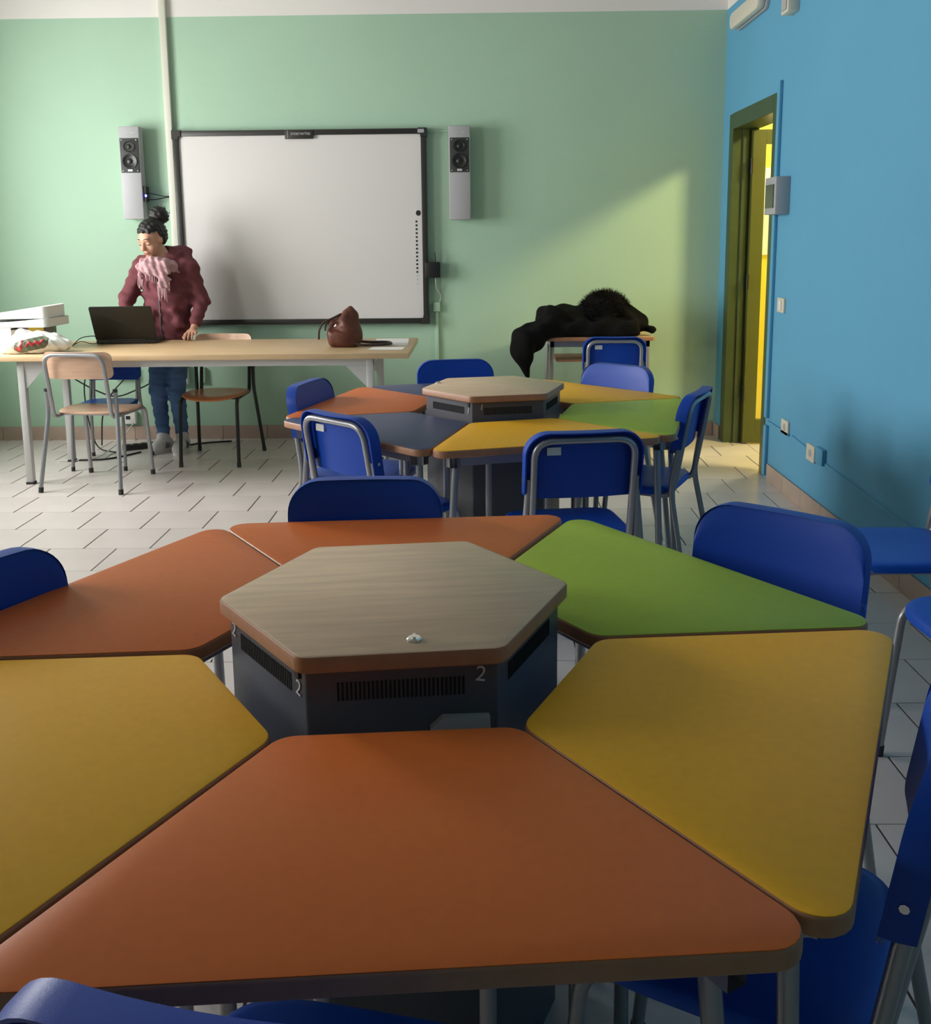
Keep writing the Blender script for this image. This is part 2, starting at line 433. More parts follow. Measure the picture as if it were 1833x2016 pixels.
# skirting tiles
def skirting(name, horizontal, a, b, fixed, side):
    root = None; n = max(1, int(round((b-a)/T))); st = (b-a)/n
    base = MB()
    if horizontal: base.box((a, fixed-.006, 0), (b, fixed, .094))
    else: base.box((fixed-.006, a, 0), (fixed, b, .094))
    root = struct(base.build(name, m_grout, sm=False))
    for i in range(n):
        c = a+(i+.5)*st; hw = st/2-.0015
        if horizontal: me = skm.setdefault((1, round(hw, 3)), None) or MB().box((-hw, -.012, .0005), (hw, -.0055, .096))
        else: me = skm.setdefault((0, round(hw, 3)), None) or MB().box((-.012, -hw, .0005), (-.0055, hw, .096))
        if isinstance(me, MB):
            o = me.build('skirting_tile', m_skirt, root, sm=False, bevel=.001); skm[(1 if horizontal else 0, round(hw, 3))] = o.data
        else: o = link('skirting_tile', me, None, root)
        o.location = (c, fixed, 0) if horizontal else (fixed, c, 0)
skm = {}
skirting('baseboard_back', True, XL, XR-.014, YB, -1)
skirting('baseboard_right', False, -.5, 5.55, XR, -1)
skirting('baseboard_corner', False, DY1+.01, YB-.014, XR, -1)

# door frame (structure), open leaf with glass, corridor
fr = MB()
for x0, x1, e in ((XR-.004, XR+.165, 0),):
    fr.box((x0, DY1-.10, 0), (x1, DY1, DZ)).box((x0, DY0, 0), (x1, DY0+.085, DZ)).box((x0, DY0+.085, DZ-.10), (x1, DY1-.10, DZ))
fr.box((XR+.06, DY1-.115, 0), (XR+.10, DY1-.10, DZ-.10)).box((XR+.06, DY0+.085, 0), (XR+.10, DY0+.095, DZ-.10))
d1 = struct(fr.build('door_1', m_door, sm=False, bevel=.004))
lx0, lx1, ly0, ly1 = XR+.115, XR+.96, 6.545, 6.59
lf = MB()
lf.box((lx0, ly0, .01), (lx0+.085, ly1, 2.08)).box((lx1-.085, ly0, .01), (lx1, ly1, 2.08)).box((lx0+.085, ly0, .01), (lx1-.085, ly1, .17)).box((lx0+.085, ly0, 1.99), (lx1-.085, ly1, 2.08))
lo_ = lf.build('door_leaf', m_leaf, d1, sm=False, bevel=.003)
box('pane', (lx0+.085, 6.565, .17), (lx1-.085, 6.571, 1.99), m_glass, lo_)
MB().tube([(lx1-.04, ly0, 1.02), (lx1-.04, ly0-.045, 1.02), (lx1-.16, ly0-.045, 1.02)], .009, .015).build('handle', m_chrome, lo_)
for zz in (.3, 1.05, 1.8): MB().tube([(XR+.108, 6.535, zz), (XR+.108, 6.535, zz+.1)], .008).build('hinge', m_blackt, d1)
CX1, CY0, CY1 = 4.2, 3.2, 7.45
cf = struct(MB().box((XR+.15, CY0, -.1), (CX1, CY1, 0)).build('floor_corridor', m_tile, sm=False))
struct(box('ceiling_corridor', (XR+.15, CY0, 3.05), (CX1, CY1, 3.15), m_white))
ce = struct(box('wall_corridor_end', (XR+.15, CY1, -.1), (CX1, CY1+.1, 3.05), m_yellow_wall))
box('white_band', (XR+.15, CY1-.012, 1.26), (CX1, CY1, 1.90), m_white, ce)
struct(box('wall_corridor_side', (CX1, CY0, -.1), (CX1+.1, CY1+.1, 3.05), m_yellow_wall))
struct(box('wall_corridor_near', (XR+.15, CY0-.1, -.1), (CX1, CY0, 3.05), m_yellow_wall))
struct(box('wall_corridor_inner', (XR+.1501, YB+.15, -.1), (XR+.2, CY1, 3.05), m_yellow_wall))
for i, (x, yy) in enumerate(((3.2, 5.0), (2.9, 6.95))):
    c = empty('corridor_lamp', (x, yy, 3.05)); tag(c, ('square corridor ceiling lamp beside the open door', 'square corridor ceiling lamp near the yellow end wall')[i], 'lamp', 'corridor ceiling lamps')
    MB().prism(rounded([(-.26, -.26), (.26, -.26), (.26, .26), (-.26, .26)], .03), -.05, 0).build('housing', m_white_pl, c)
    MB().prism(rounded([(-.23, -.23), (.23, -.23), (.23, .23), (-.23, .23)], .03), -.058, -.05).build('diffuser', m_lampglow, c)

# ================================================================== WALL FITTINGS
# cable duct and board
tag(MB().box((-2.122, YB-.035, .46), (-2.077, YB, ZC)).build('cable_duct', mat('cream_duct_plastic', (.66, .66, .57), .5), bevel=.003), 'tall cream cable duct running down beside the whiteboard', 'cable duct')
tag(MB().box((-.300, YB-.018, .12), (-.278, YB, .93)).build('cable_duct', m_green, bevel=.002), 'narrow green painted cable duct under the small black box', 'cable duct')
jb = MB().box((-.312, YB-.03, .90), (-.266, YB, .965)).build('junction_box', m_green, bevel=.003)
tag(jb, 'small green painted junction box at the board corner', 'junction box')
bx0, bx1, bz0, bz1 = -2.068, -.345, .822, 2.142
wb = empty('interactive_whiteboard', ((bx0+bx1)/2, YB, bz0)); tag(wb, 'large white interactive board in a black frame on the green wall', 'whiteboard')
cx = (bx0+bx1)/2; hw = (bx1-bx0)/2; H = bz1-bz0
MB().box((-hw+.01, -.045, .01), (hw-.01, -.005, H-.01)).build('panel', m_board, wb, sm=False)
fw = .036
for nm, a, b in (('frame_rail', (-hw+.05, -.06, 0), (hw-.05, 0, fw)), ('frame_rail', (-hw+.05, -.06, H-fw), (hw-.05, 0, H)),
                 ('frame_stile', (-hw, -.06, .05), (-hw+fw, 0, H-.05)), ('frame_stile', (hw-fw, -.06, .05), (hw, 0, H-.05))):
    MB().box(a, b).build(nm, m_frame, wb, bevel=.003)
for sx in (-1, 1):
    for z0, z1 in ((-.004, .055), (H-.055, H+.004)):
        MB().box((min(sx*(hw+.006), sx*(hw-.055)), -.066, z0), (max(sx*(hw+.006), sx*(hw-.055)), 0, z1)).prism([], 0, 0) if False else None
        pts = [(sx*(hw+.006), z0), (sx*(hw-.055), z0), (sx*(hw-.055), z0+(.042 if z0 < 0 else .017)), (sx*(hw-.038), z0+(.042 if z0 < 0 else .017)), (sx*(hw-.038), z1), (sx*(hw+.006), z1)]
        if z0 > 0: pts = [(sx*(hw+.006), z1), (sx*(hw-.055), z1), (sx*(hw-.055), z1-.042), (sx*(hw-.038), z1-.042), (sx*(hw-.038), z0), (sx*(hw+.006), z0)]
        q = MB(); n = len(pts)
        q.add([(x, -.066, z) for x, z in pts]+[(x, 0, z) for x, z in pts], [tuple(range(n)), tuple(range(2*n-1, n-1, -1))]+[(i, (i+1) % n, n+(i+1) % n, n+i) for i in range(n)])
        q.build('corner_cap', m_frame, wb, sm=False)
lx = -1.207-cx
MB().box((lx-.095, -.064, H-.062), (lx+.098, -.058, H-.002)).build('logo_plate', m_frame, wb, bevel=.002)
FACE = Matrix.Rotation(pi/2, 4, 'X')
text_mesh('logo_lettering', 'interwrite', .033, m_lgrey, wb, Matrix.Translation((lx+.012, -.0645, H-.026)) @ FACE)
MB().box((lx-.077, -.0652, H-.055), (lx-.074, -.064, H-.006)).build('logo_bar', m_grey_pl, wb, sm=False)
box('corner_label', (hw-.055, -.070, H-.030), (hw-.012, -.066, H-.006), m_lgrey, wb)
ix = -.42-cx
ic = MB(); ic.add([(ix+.014+.017*math.cos(k*pi/8), -.0462, .757+.019*math.sin(k*pi/8)) for k in range(16)], [tuple(range(16))])
ic.build('icon_logo', m_frame, wb, sm=False)
for k in range(17):
    zz = .700-k*.0265; s_ = .0065 if k < 14 else .004
    MB().box((ix-s_, -.0462, zz-s_), (ix+s_, -.0448, zz+s_)).build('icon', m_frame if k < 14 else m_grey_pl, wb, sm=False)
# loudspeakers
def speaker(name, x0, x1, z0, z1, label):
    e = empty(name, ((x0+x1)/2, YB, z0)); tag(e, label, 'loudspeaker', 'loudspeakers beside the board')
    w_ = (x1-x0)/2; h = z1-z0
    MB().box((-w_, -.115, 0), (w_, -.03, h)).build('cabinet', m_lgrey, e, bevel=.006)
    MB().box((-w_*.5, -.03, .1), (w_*.5, 0, h-.1)).build('bracket', m_grey_pl, e)
    a, b = h-.305, h-.078
    pl = MB().box((-w_+.008, -.121, a), (w_-.008, -.115, b)).build('driver_plate', m_mesh, e, bevel=.002)
    for zc, rr in ((b-.055, .040), (a+.075, .050)):
        q = MB(); q.rings([[(r_*math.cos(k*pi/12), yy, zc+r_*math.sin(k*pi/12)) for k in range(24)] for r_, yy in ((rr, -.121), (rr, -.126), (rr*.86, -.126), (rr*.74, -.1215), (rr*.4, -.1212), (rr*.3, -.125), (.002, -.127))])
        q.build('driver_cone', m_black_pl, pl)
    for sx in (-1, 1):
        for zz in (a+.012, b-.012):
            q = MB(); q.rings([[(sx*(w_-.02)+r_*math.cos(k*pi/4), yy, zz+r_*math.sin(k*pi/4)) for k in range(8)] for r_, yy in ((.004, -.121), (.004, -.1235), (.001, -.124))]); q.build('screw', m_greym, pl)
    box('brand_badge', (-.016, -.1235, a+.008), (.016, -.121, a+.022), m_greym, pl)
    b1 = MB(); b1.add([(-.016+.016*math.cos(k*pi/6), -.1156, h-.04+.012*math.sin(k*pi/6)) for k in range(12)], [tuple(range(12))]); b1.build('emblem', m_grey_pl, e, sm=False)
    MB().box((.006, -.1156, h-.047), (.034, -.1148, h-.037)).build('emblem_lettering', m_grey_pl, e, sm=False)
    return e
s1 = speaker('wall_loudspeaker', -2.418, -2.278, 1.555, 2.170, 'grey column loudspeaker on the wall behind the standing person')
s2 = speaker('wall_loudspeaker', -.190, -.045, 1.530, 2.150, 'grey column loudspeaker on the wall right of the board')
MB().ell if False else None
q = MB(); q.rings([[(-2.262+.006*math.cos(k*pi/6), YB-.09+yy, 1.712+.009*math.sin(k*pi/6)) for k in range(12)] for yy in (0, -.012)])
led = q.build('power_led', m_led); led.parent = s1; led.matrix_parent_inverse = Matrix.Translation(s1.location).inverted()
o = MB().box((.072, -.10, .12), (.088, -.03, .22)).build('amplifier_knob_panel', m_black_pl, s1)
tag(MB().tube([(-2.27, YB-.07, 1.685), (-2.21, YB-.05, 1.688), (-2.16, YB-.03, 1.70), (-2.118, YB-.02, 1.707)], .004).tube([(-2.268, YB-.07, 1.735), (-2.21, YB-.04, 1.722), (-2.16, YB-.03, 1.71), (-2.118, YB-.02, 1.709)], .003).build('speaker_cable', m_cableb), 'dark cable pair from loudspeaker to the cream duct', 'cable')
tag(MB().tube([(-.19, YB-.02, 2.128), (-.27, YB-.006, 2.126), (-.345, YB-.006, 2.118)], .004, n=6).build('speaker_cable', m_green), 'thin green painted cable between board and loudspeaker', 'cable')
# receiver with antenna
rc = empty('wireless_receiver', (-.31, YB, 1.137)); tag(rc, 'small black wireless receiver with antenna at the board edge', 'receiver')
MB().box((-.055, -.075, 0), (.050, -.02, .108)).build('case', m_black_pl, rc, bevel=.006)
MB().box((-.03, -.02, .02), (.03, 0, .09)).build('mount', m_black_pl, rc)
MB().tube([(.015, -.05, .105), (.012, -.05, .175)], [.006, .004]).build('antenna', m_black_pl, rc)
tag(MB().tube([(-.295, YB-.045, 1.137), (-.292, YB-.03, 1.06), (-.262, YB-.012, 1.02), (-.262, YB-.012, .98), (-.284, YB-.012, .94), (-.285, YB-.012, .92)], .0028, .03, n=6).build('receiver_cable', m_cablew), 'thin pale cable hanging below the black receiver', 'cable')
# emergency lamp and sensor box on the blue wall
em = empty('emergency_lamp', (XR, 6.22, 2.74)); tag(em, 'long cream emergency lamp high on the blue wall', 'lamp')
st = [(-.33, -.055), (.33, -.055), (.33, .055), (-.33, .055)]
def xprism(pts, x0, x1):
    q = MB(); n = len(pts)
    q.add([(x0, a, b) for a, b in pts]+[(x1, a, b) for a, b in pts], [tuple(range(n)), tuple(range(2*n-1, n-1, -1))]+[(i, (i+1) % n, n+(i+1) % n, n+i) for i in range(n)]); return q
xprism(rounded(st, .05), -.022, 0).build('base', m_grey_pl, em, bevel=.003)
xprism(rounded([(a*.97, b*.92) for a, b in st], .045), -.070, -.022).build('diffuser', m_glow_box, em, bevel=.014)
sn = empty('alarm_sensor', (XR, 5.41, 2.605)); tag(sn, 'small cream sensor box high on the blue wall', 'sensor')
xprism(rounded([(-.06, -.055), (.06, -.055), (.06, .055), (-.06, .055)], .012), -.06, 0).build('case', m_glow_box, sn, bevel=.004)
xprism(rounded([(-.04, -.04), (.04, -.04), (.04, .04), (-.04, .04)], .012), -.066, -.06).build('lens', m_grey_pl, sn)
# switch box beside the door
eb = empty('breaker_box', (XR, 5.47, 1.515)); tag(eb, 'grey breaker box with smoked window beside the door frame', 'breaker box')
xprism(rounded([(-.10, 0), (.10, 0), (.10, .20), (-.10, .20)], .006), -.078, 0).build('case', m_lgrey, eb, bevel=.004)
xprism([(-.07, .035), (.075, .035), (.075, .16), (-.07, .16)], -.083, -.078).build('window', m_smoke, eb)
for (yc, zc, hy, hz, lab) in ((5.42, 1.022, .037, .040, 'cream light switch plate below the breaker box'), (5.255, .368, .037, .040, 'cream socket plate nearest the door frame'), (4.83, .318, .037, .042, 'cream socket plate further along the blue wall')):
    e = empty('wall_plate', (XR, yc, zc)); tag(e, lab, 'wall plate')
    xprism(rounded([(-hy*1.6, -hz), (hy*1.6, -hz), (hy*1.6, hz), (-hy*1.6, hz)], .008), -.012, 0).build('plate', m_glow_box, e, bevel=.002)
    if zc > .5: xprism([(-.02, -.025), (.02, -.025), (.02, .025), (-.02, .025)], -.017, -.012).build('rocker', m_white_pl, e, bevel=.001)
    else: xprism([(.02*math.cos(k*pi/8), .02*math.sin(k*pi/8)) for k in range(16)], -.0135, -.012).build('socket_face', m_grey_pl, e)
pg = empty('blue_plug_adapter', (XR, 4.68, .335)); tag(pg, 'blue painted square box mounted beside the far socket plate', 'junction box')
xprism([(-.05, -.04), (.05, -.04), (.05, .04), (-.05, .04)], -.022, 0).build('case', m_blue, pg, bevel=.003)
tag(xprism([(0, .33), (5.19-5.58, .33), (5.19-5.58, .345), (0, .345)], -.012, 0).build('cable_duct', m_blue), 'short blue cable duct from door to first socket', 'cable duct').location = (XR, 5.58, 0)
tag(xprism([(5.20-.06, .335), (4.90, .322), (4.90, .334), (5.20-.06, .347)], -.010, 0).build('cable_duct', m_blue), 'blue cable duct between the two socket plates', 'cable duct').location = (XR, 0, 0)
tag(xprism([(4.62, .300), (2.2, .215), (2.2, .228), (4.62, .313)], -.010, 0).build('cable_duct', m_blue), 'long blue cable duct running low towards the wall chairs', 'cable duct').location = (XR, 0, 0)
tag(MB().box((XR-.02, 5.57, .36), (XR, 5.615, 2.24)).build('door_edge_duct', m_blue, bevel=.003), 'tall blue cable duct along the near side of the door', 'cable duct')
tag(MB().box((XR-.02, 5.57, .02), (XR, 5.615, .315)).build('door_edge_duct', m_blue, bevel=.003), 'short blue cable duct at the foot of the door', 'cable duct')
# sockets under the teacher's table, on the back wall
def bsock(x0, x1, z0, z1, lab, holes=2):
    e = empty('socket_box', ((x0+x1)/2, YB, z0)); tag(e, lab, 'socket')
    w_ = (x1-x0)/2
    MB().box((-w_, -.045, 0), (w_, 0, z1-z0)).build('case', m_white_pl, e, bevel=.005)
    for k in range(holes):
        xc = (k-(holes-1)/2)*.05; zc = (z1-z0)/2
        MB().box((xc-.015, -.048, zc-.012), (xc+.015, -.0445, zc+.012)).build('outlet', m_black_pl, e, sm=False)
bsock(-2.60, -2.44, .445, .54, 'white double socket box on the wall under the table', 2)
bsock(-2.56, -2.455, .118, .21, 'low white socket box just above the skirting', 1)
bsock(-2.13, -2.065, .40, .545, 'white socket box behind the person\'s legs', 1)
tag(MB().box((-2.008, YB-.03, .41), (-1.945, YB, .52)).build('junction_box', m_green, bevel=.004), 'green painted junction box behind the black framed chair', 'junction box')

# ================================================================== HEXAGON TABLE GROUPS
A_, S_ = .335, .53; B_ = A_+S_; DEP = S_*math.sqrt(3)/2; ZD = .72
def desk_outline(): return [(-A_/2, 0), (-B_/2, DEP), (B_/2, DEP), (A_/2, 0)][::-1]
DESKMESH = {}
def make_desk(label, group, x, y, rot, lam):
    e = empty('trapezoid_desk', (x, y, 0), R(rot)); tag(e, label, 'desk', group)
    if 'top' not in DESKMESH:
        out = desk_outline(); rd = [.040, .030, .030, .040]
        base = rounded(out, [.045, .04, .04, .045], 7)
        c = Vector((0, DEP*.55))
        if sum((base[i-1][0]*base[i][1]-base[i][0]*base[i-1][1]) for i in range(len(base))) < 0: base = base[::-1]
        q = MB(); q.rings([[(*p, ZD-.026) for p in inset(base, .003)], [(*p, ZD-.023) for p in base], [(*p, ZD-.005) for p in base], [(*p, ZD-.0022) for p in inset(base, .0012)], [(*p, ZD-.001) for p in inset(base, .003)]])
        DESKMESH['top'] = q
        DESKMESH['lam'] = [[(*p, ZD-.0015) for p in inset(base, .0022)], [(*p, ZD-.0004) for p in inset(base, .0022)], [(*p, ZD) for p in inset(base, .0035)]]
        DESKMESH['out'] = base
        made = {}
        o = q.build('tabletop', m_edge, e); made['tabletop'] = o.data
        fr_ = inset(base, .055); fi = inset(base, .080); n = len(fr_)
        q = MB(); q.add([(*p, ZD-.066) for p in fr_]+[(*p, ZD-.0262) for p in fr_]+[(*p, ZD-.0262) for p in fi]+[(*p, ZD-.066) for p in fi],
             [(k*n+i, k*n+(i+1) % n, ((k+1) % 4)*n+(i+1) % n, ((k+1) % 4)*n+i) for k in range(4) for i in range(n)])
        o2 = q.build('apron_frame', m_steel, e); made['apron_frame'] = o2.data
        for i, (px, py, sx, sy) in enumerate(((-A_/2+.052, .070, .0, .0), (A_/2-.052, .070, 0, 0), (-B_/2+.115, DEP-.072, -.055, .035), (B_/2-.115, DEP-.072, .055, .035))):
            lg = MB().tube([(px, py, ZD-.03), (px+sx, py+sy, .012)] , .0125, n=12).build('leg', m_steel, e); made['leg%d' % i] = lg.data
            ft = MB().tube([(px+sx*.96, py+sy*.96, .03), (px+sx, py+sy, 0)], .0145, n=12).build('foot_cap', m_rubber, lg); made['foot%d' % i] = ft.data
        DESKMESH['made'] = made
        top = o
    else:
        md = DESKMESH['made']
        top = link('tabletop', md['tabletop'], None, e); link('apron_frame', md['apron_frame'], None, e)
        for i in range(4):
            lg = link('leg', md['leg%d' % i], None, e); link('foot_cap', md['foot%d' % i], None, lg)
    MB().rings(DESKMESH['lam']).build('laminate', lam, top)
    return e
G2 = 'desks of the near hexagon group'; G1 = 'desks of the far hexagon group'
make_desk('orange trapezoid desk in the foreground nearest the viewer', G2, -0.1137, 1.2733, 184.3, m_orange)
make_desk('yellow trapezoid desk at the right of the near group', G2, 0.1280, 1.4382, 244.4, m_yellow)
make_desk('green trapezoid desk of the near group beside a tucked chair', G2, 0.1031, 1.7369, 304.4, m_lime)
make_desk('orange trapezoid desk at the back of the near group', G2, -0.1671, 1.8700, 4.6, m_orange)
make_desk('orange trapezoid desk at the left of the near group', G2, -0.4102, 1.7011, 64.4, m_orange)
make_desk('yellow trapezoid desk at the left front of the near group', G2, -0.3809, 1.3955, 123.8, m_yellow)
make_desk('yellow trapezoid desk at the front of the far group', G1, 0.1282, 3.6391, 195.2, m_yellow)
make_desk('slate blue trapezoid desk at the front left of the far group', G1, -0.1569, 3.7248, 135.2, m_navy)
make_desk('orange trapezoid desk at the left of the far group', G1, -0.2208, 4.0135, 75.0, m_orange)
make_desk('green trapezoid desk at the right of the far group', G1, 0.3437, 3.8405, 255.0, m_lime)
make_desk('yellow trapezoid desk at the right back of the far group', G1, 0.2765, 4.1258, 315.0, m_yellow)
make_desk('slate blue trapezoid desk at the back of the far group', G1, -0.0041, 4.2103, 15.0, m_navy)
def hexpts(r, rot, n=6): return [(r*math.cos(R(rot)+k*pi/3), r*math.sin(R(rot)+k*pi/3)) for k in range(6)]
def make_hub(x, y, rot, num, lockpos, label):
    e = empty('hexagonal_media_hub', (x, y, 0), R(rot)); tag(e, label, 'cabinet')
    ZL = .812
    rb = .280
    cab = MB().prism(rounded(hexpts(rb, 0), .008, 3), 0.0, ZL-.026).build('cabinet', m_hub, e)
    lp = rounded(hexpts(.299, 0), .028, 6)
    lid = MB(); lid.rings([[(*p, ZL-.026) for p in inset(lp, .003)], [(*p, ZL-.023) for p in lp], [(*p, ZL-.004) for p in lp], [(*p, ZL-.001) for p in inset(lp, .0015)]])
    lid = lid.build('lid', m_edge, e)
    ls = MB(); ls.rings([[(*p, ZL-.0012) for p in inset(lp, .0025)], [(*p, ZL) for p in inset(lp, .0045)]])
    ls.build('lid_laminate', m_lid, lid)
    ap = rb*math.cos(pi/6)
    for k in range(6):
        na = pi/6+k*pi/3
        F4 = Matrix.Rotation(na+pi/2, 4, 'Z')               # local -Y is outward
        q = MB(); ns = 30; W = .19
        for i in range(ns):
            xx = -W/2+i*W/ns
            q.box((xx, -ap-.0012, ZL-.076), (xx+W/ns*.5, -ap+.0005, ZL-.048))
        v = q.build('vent_grille', m_slot, cab, sm=False); v.matrix_local = F4
    MB().rings([[(lockpos[0]+r_*math.cos(t*pi/8), lockpos[1]+r_*math.sin(t*pi/8), z) for t in range(16)] for r_, z in ((.0115, ZL), (.0115, ZL+.003), (.0095, ZL+.005), (.001, ZL+.005))]).build('lock', m_chrome, lid)
    MB().box((lockpos[0]-.002, lockpos[1]-.007, ZL+.004), (lockpos[0]+.002, lockpos[1]+.007, ZL+.008)).build('key_slot', m_chrome, lid, sm=False)
    # chalked numbers on two faces
    for (k, off, zz) in ((4, .116 if num == '2' else -.104, ZL-.046), (3, .118, ZL-.062))+(((3, -.120, ZL-.050),) if num == '2' else ()):
        na = pi/6+k*pi/3; F4 = Matrix.Rotation(na+pi/2, 4, 'Z')
        text_mesh('chalk_number', num, .034, m_chalk, cab, F4 @ Matrix.Translation((off, -ap-.0015, zz)) @ FACE @ Matrix.Rotation(-.15, 4, 'Z'), .0004)
    na = pi/6+3*pi/3; F4 = Matrix.Rotation(na+pi/2, 4, 'Z')
    l = MB().box((.112, -ap-.004, ZL-.045), (.124, -ap+.001, ZL-.027)).build('latch', m_black_pl, cab, sm=False); l.matrix_local = F4
    return e, ap
hub2, ap = make_hub(-.143, 1.583, 6.5, '2', (.02, -.215), 'charcoal hexagonal media cabinet with beech lid numbered 2, in the near group')
hub1, ap = make_hub(.062, 3.922, 12.0, '1', (-.21, .125), 'charcoal hexagonal media cabinet with beech lid numbered 1, in the far group')
F4 = Matrix.Rotation(pi/6+4*pi/3+pi/2, 4, 'Z')
gp = MB().add([(.04, -ap-.014, .660), (.04, -ap-.014, .690), (.058, -ap-.014, .706), (.128, -ap-.014, .704), (.130, -ap-.014, .660), (.04, -ap, .660), (.04, -ap, .690), (.058, -ap, .706), (.128, -ap, .704), (.130, -ap, .660)],
     [(0, 1, 2, 3, 4), (9, 8, 7, 6, 5)]+[(i, (i+1) % 5, 5+(i+1) % 5, 5+i) for i in range(5)]).build('socket_cover', m_grey_pl, hub2, sm=False); gp.matrix_local = F4
gp['label'] = 'grey cover plate low on the dark cabinet front'

# ================================================================== CHAIRS
def superell(a, b, n=40, p=4.0):
    out = []
    for k in range(n):
        t = 2*pi*k/n; c, s_ = math.cos(t), math.sin(t)
        out.append((a*math.copysign(abs(c)**(2/p), c), b*math.copysign(abs(s_)**(2/p), s_)))
    return out
def chair_proto(kind):
    """origin on the floor under the seat, facing +Y"""
    e = empty('school_chair'); steel = m_blackt if kind == 'black' else m_steel; r = .0115
    for sx in (-1, 1):
        lg = MB().tube([(sx*.185, .205, .012), (sx*.178, .165, .428), (sx*.165, -.12, .424)], r, .05).build('leg', steel, e)
        MB().tube([(sx*.1845, .203, .03), (sx*.185, .205, 0)], r+.002).build('foot_cap', m_rubber, lg)
        top = (sx*.172, -.232, .66) if kind == 'blue' else (sx*.190, -.205, .575)
        lg = MB().tube([(sx*.222, -.285, .012), (sx*(.182 if kind == 'blue' else .190), -.200, .45), top], r, .05).build('leg', steel, e)
        MB().tube([(sx*.2205, -.281, .03), (sx*.222, -.285, 0)], r+.002).build('foot_cap', m_rubber, lg)
        if kind != 'blue': MB().tube([(top[0], top[1], top[2]-.004), (top[0]+.0003, top[1]-.001, top[2]+.012)], r+.0012).build('tube_cap', m_rubber, lg)
    iw = .160
    MB().tube([(-.165, -.12, .424), (-iw, -.200, .422), (-iw, -.264, .785), (iw, -.264, .785), (iw, -.200, .422), (.165, -.12, .424)], r, .062, seg=8).build('back_frame', steel, e)
    MB().tube([(-.176, .12, .426), (.176, .12, .426)], .008).tube([(-.163, -.10, .424), (.163, -.10, .424)], .008).build('crossbar', steel, e)
    if kind == 'blue':
        # seat: dished puck with a soft front edge
        o0 = superell(.195, .195, 44, 4.5); q = MB(); rings = []
        def zt(x, y, s_): return .452 - .006*math.cos(min(1, math.hypot(x/.15, (y+.02)/.16))*pi/2) - .010*max(0, (y-.10)/.09)**2 + .006*max(0, (-y-.1)/.09)
        for s_, dz in ((.02, 0), (.4, 0), (.7, 0), (.9, 0), (.97, -.002), (1.0, -.008), (1.0, -.026), (.975, -.028), (.96, -.012), (.5, -.012), (.02, -.012)):
            rings.append([(x*s_, y*s_-.005, zt(x*s_, y*s_, s_)+dz) for x, y in o0])
        q.rings(rings).build('seat', m_blue_seat, e, ang=60)
        # backrest: curved plate with a rim folded back over the tube
        W, Z0, Z1, rc_ = .190, .590, .812, .075; th = .006
        def yb(x, z): return -.212-(z-.58)*.145+.020*(x/W)**2
        def hgt(x):
            d = abs(x)-(W-rc_); return Z1-rc_+math.sqrt(max(rc_*rc_-d*d, 0)) if d > 0 else Z1
        def low(x):
            d = abs(x)-(W-.02); return Z0+.02-math.sqrt(max(.0004-d*d, 0)) if d > 0 else Z0
        xs = [W*math.sin(-pi/2+pi*i/28) for i in range(29)]; nz = 8
        q = MB()
        for sgn, off in ((1, 0), (-1, -th)):
            v = []; 
            for x in xs:
                a, b = low(x), hgt(x)
                for j in range(nz+1):
                    z = a+(b-a)*j/nz; edge = min(1, (b-z)/.02) if b-z < .02 else 1
                    v.append((x, yb(x, z)+off-(.004*(1-edge)**2), z))
            f = [(i*(nz+1)+j, (i+1)*(nz+1)+j, (i+1)*(nz+1)+j+1, i*(nz+1)+j+1) for i in range(len(xs)-1) for j in range(nz)]
            q.add(v, f)
        # rim path: bottom left, up, across the top, down
        path = [(-W, z) for z in (Z0+.02, Z0+.07, Z1-rc_)]+[(x, hgt(x)) for x in xs[1:-1]]+[(W, z) for z in (Z1-rc_, Z0+.07, Z0+.02)]
        n = len(path); DR = .042; v = []
        cxp, czp = 0, .70
        for (x, z) in path:
            L = math.hypot(x*.9, z-czp) or 1; nx, nz_ = -x/L*.006, -(z-czp)/L*.006
            y0_ = yb(x, z)
            v += [(x, y0_, z), (x-nx*.15, y0_-DR*.5, z-nz_*.15), (x+nx*.2, y0_-DR, z+nz_*.2), (x+nx, y0_-DR, z+nz_), (x+nx, y0_-th, z+nz_)]
        f = [(i*5+k, (i+1)*5+k, (i+1)*5+k+1, i*5+k+1) for i in range(n-1) for k in range(4)]+[(0, 1, 2, 3, 4), tuple((n-1)*5+k for k in (4, 3, 2, 1, 0))]
        q.add(v, f)
        br = q.build('backrest', m_blue_pl, e, ang=50)
        for sx in (-1, 1):
            c = Vector((sx*.1905, yb(sx*W, .655)-.02, .655))
            MB().tube([c-Vector((sx*.003, 0, 0)), c+Vector((sx*.003, 0, 0))], .006, n=8).build('rivet', m_chrome, br)
    else:
        sm_ = m_ply if kind == 'wood' else m_ply_o
        o0 = superell(.200, .195, 44, 2.7); q = MB(); rings = []
        for s_, dz in ((.02, 0), (.5, 0), (.85, 0), (.97, 0), (1, -.004), (1, -.009), (.97, -.012), (.02, -.012)):
            rings.append([(x*s_, y*s_+.01, .448-.010*max(0, 1-(x*s_/.17)**2-(y*s_/.17)**2)-.020*max(0, (y*s_-.09)/.10)**2+dz) for x, y in o0])
        q.rings(rings).build('seat', sm_, e, ang=50)
        W, Z0, Z1 = .185, .645, .800; q = MB(); out = rounded([(-W, Z0), (W, Z0), (W, Z1), (-W, Z1)], .035, 6)
        def yb(x, z): return -.206-(z-.58)*.145+.030*(x/W)**2-.006
        # grid plate clipped to a rounded outline by columns
        xs = [W*math.sin(-pi/2+pi*i/24) for i in range(25)]; nz = 4
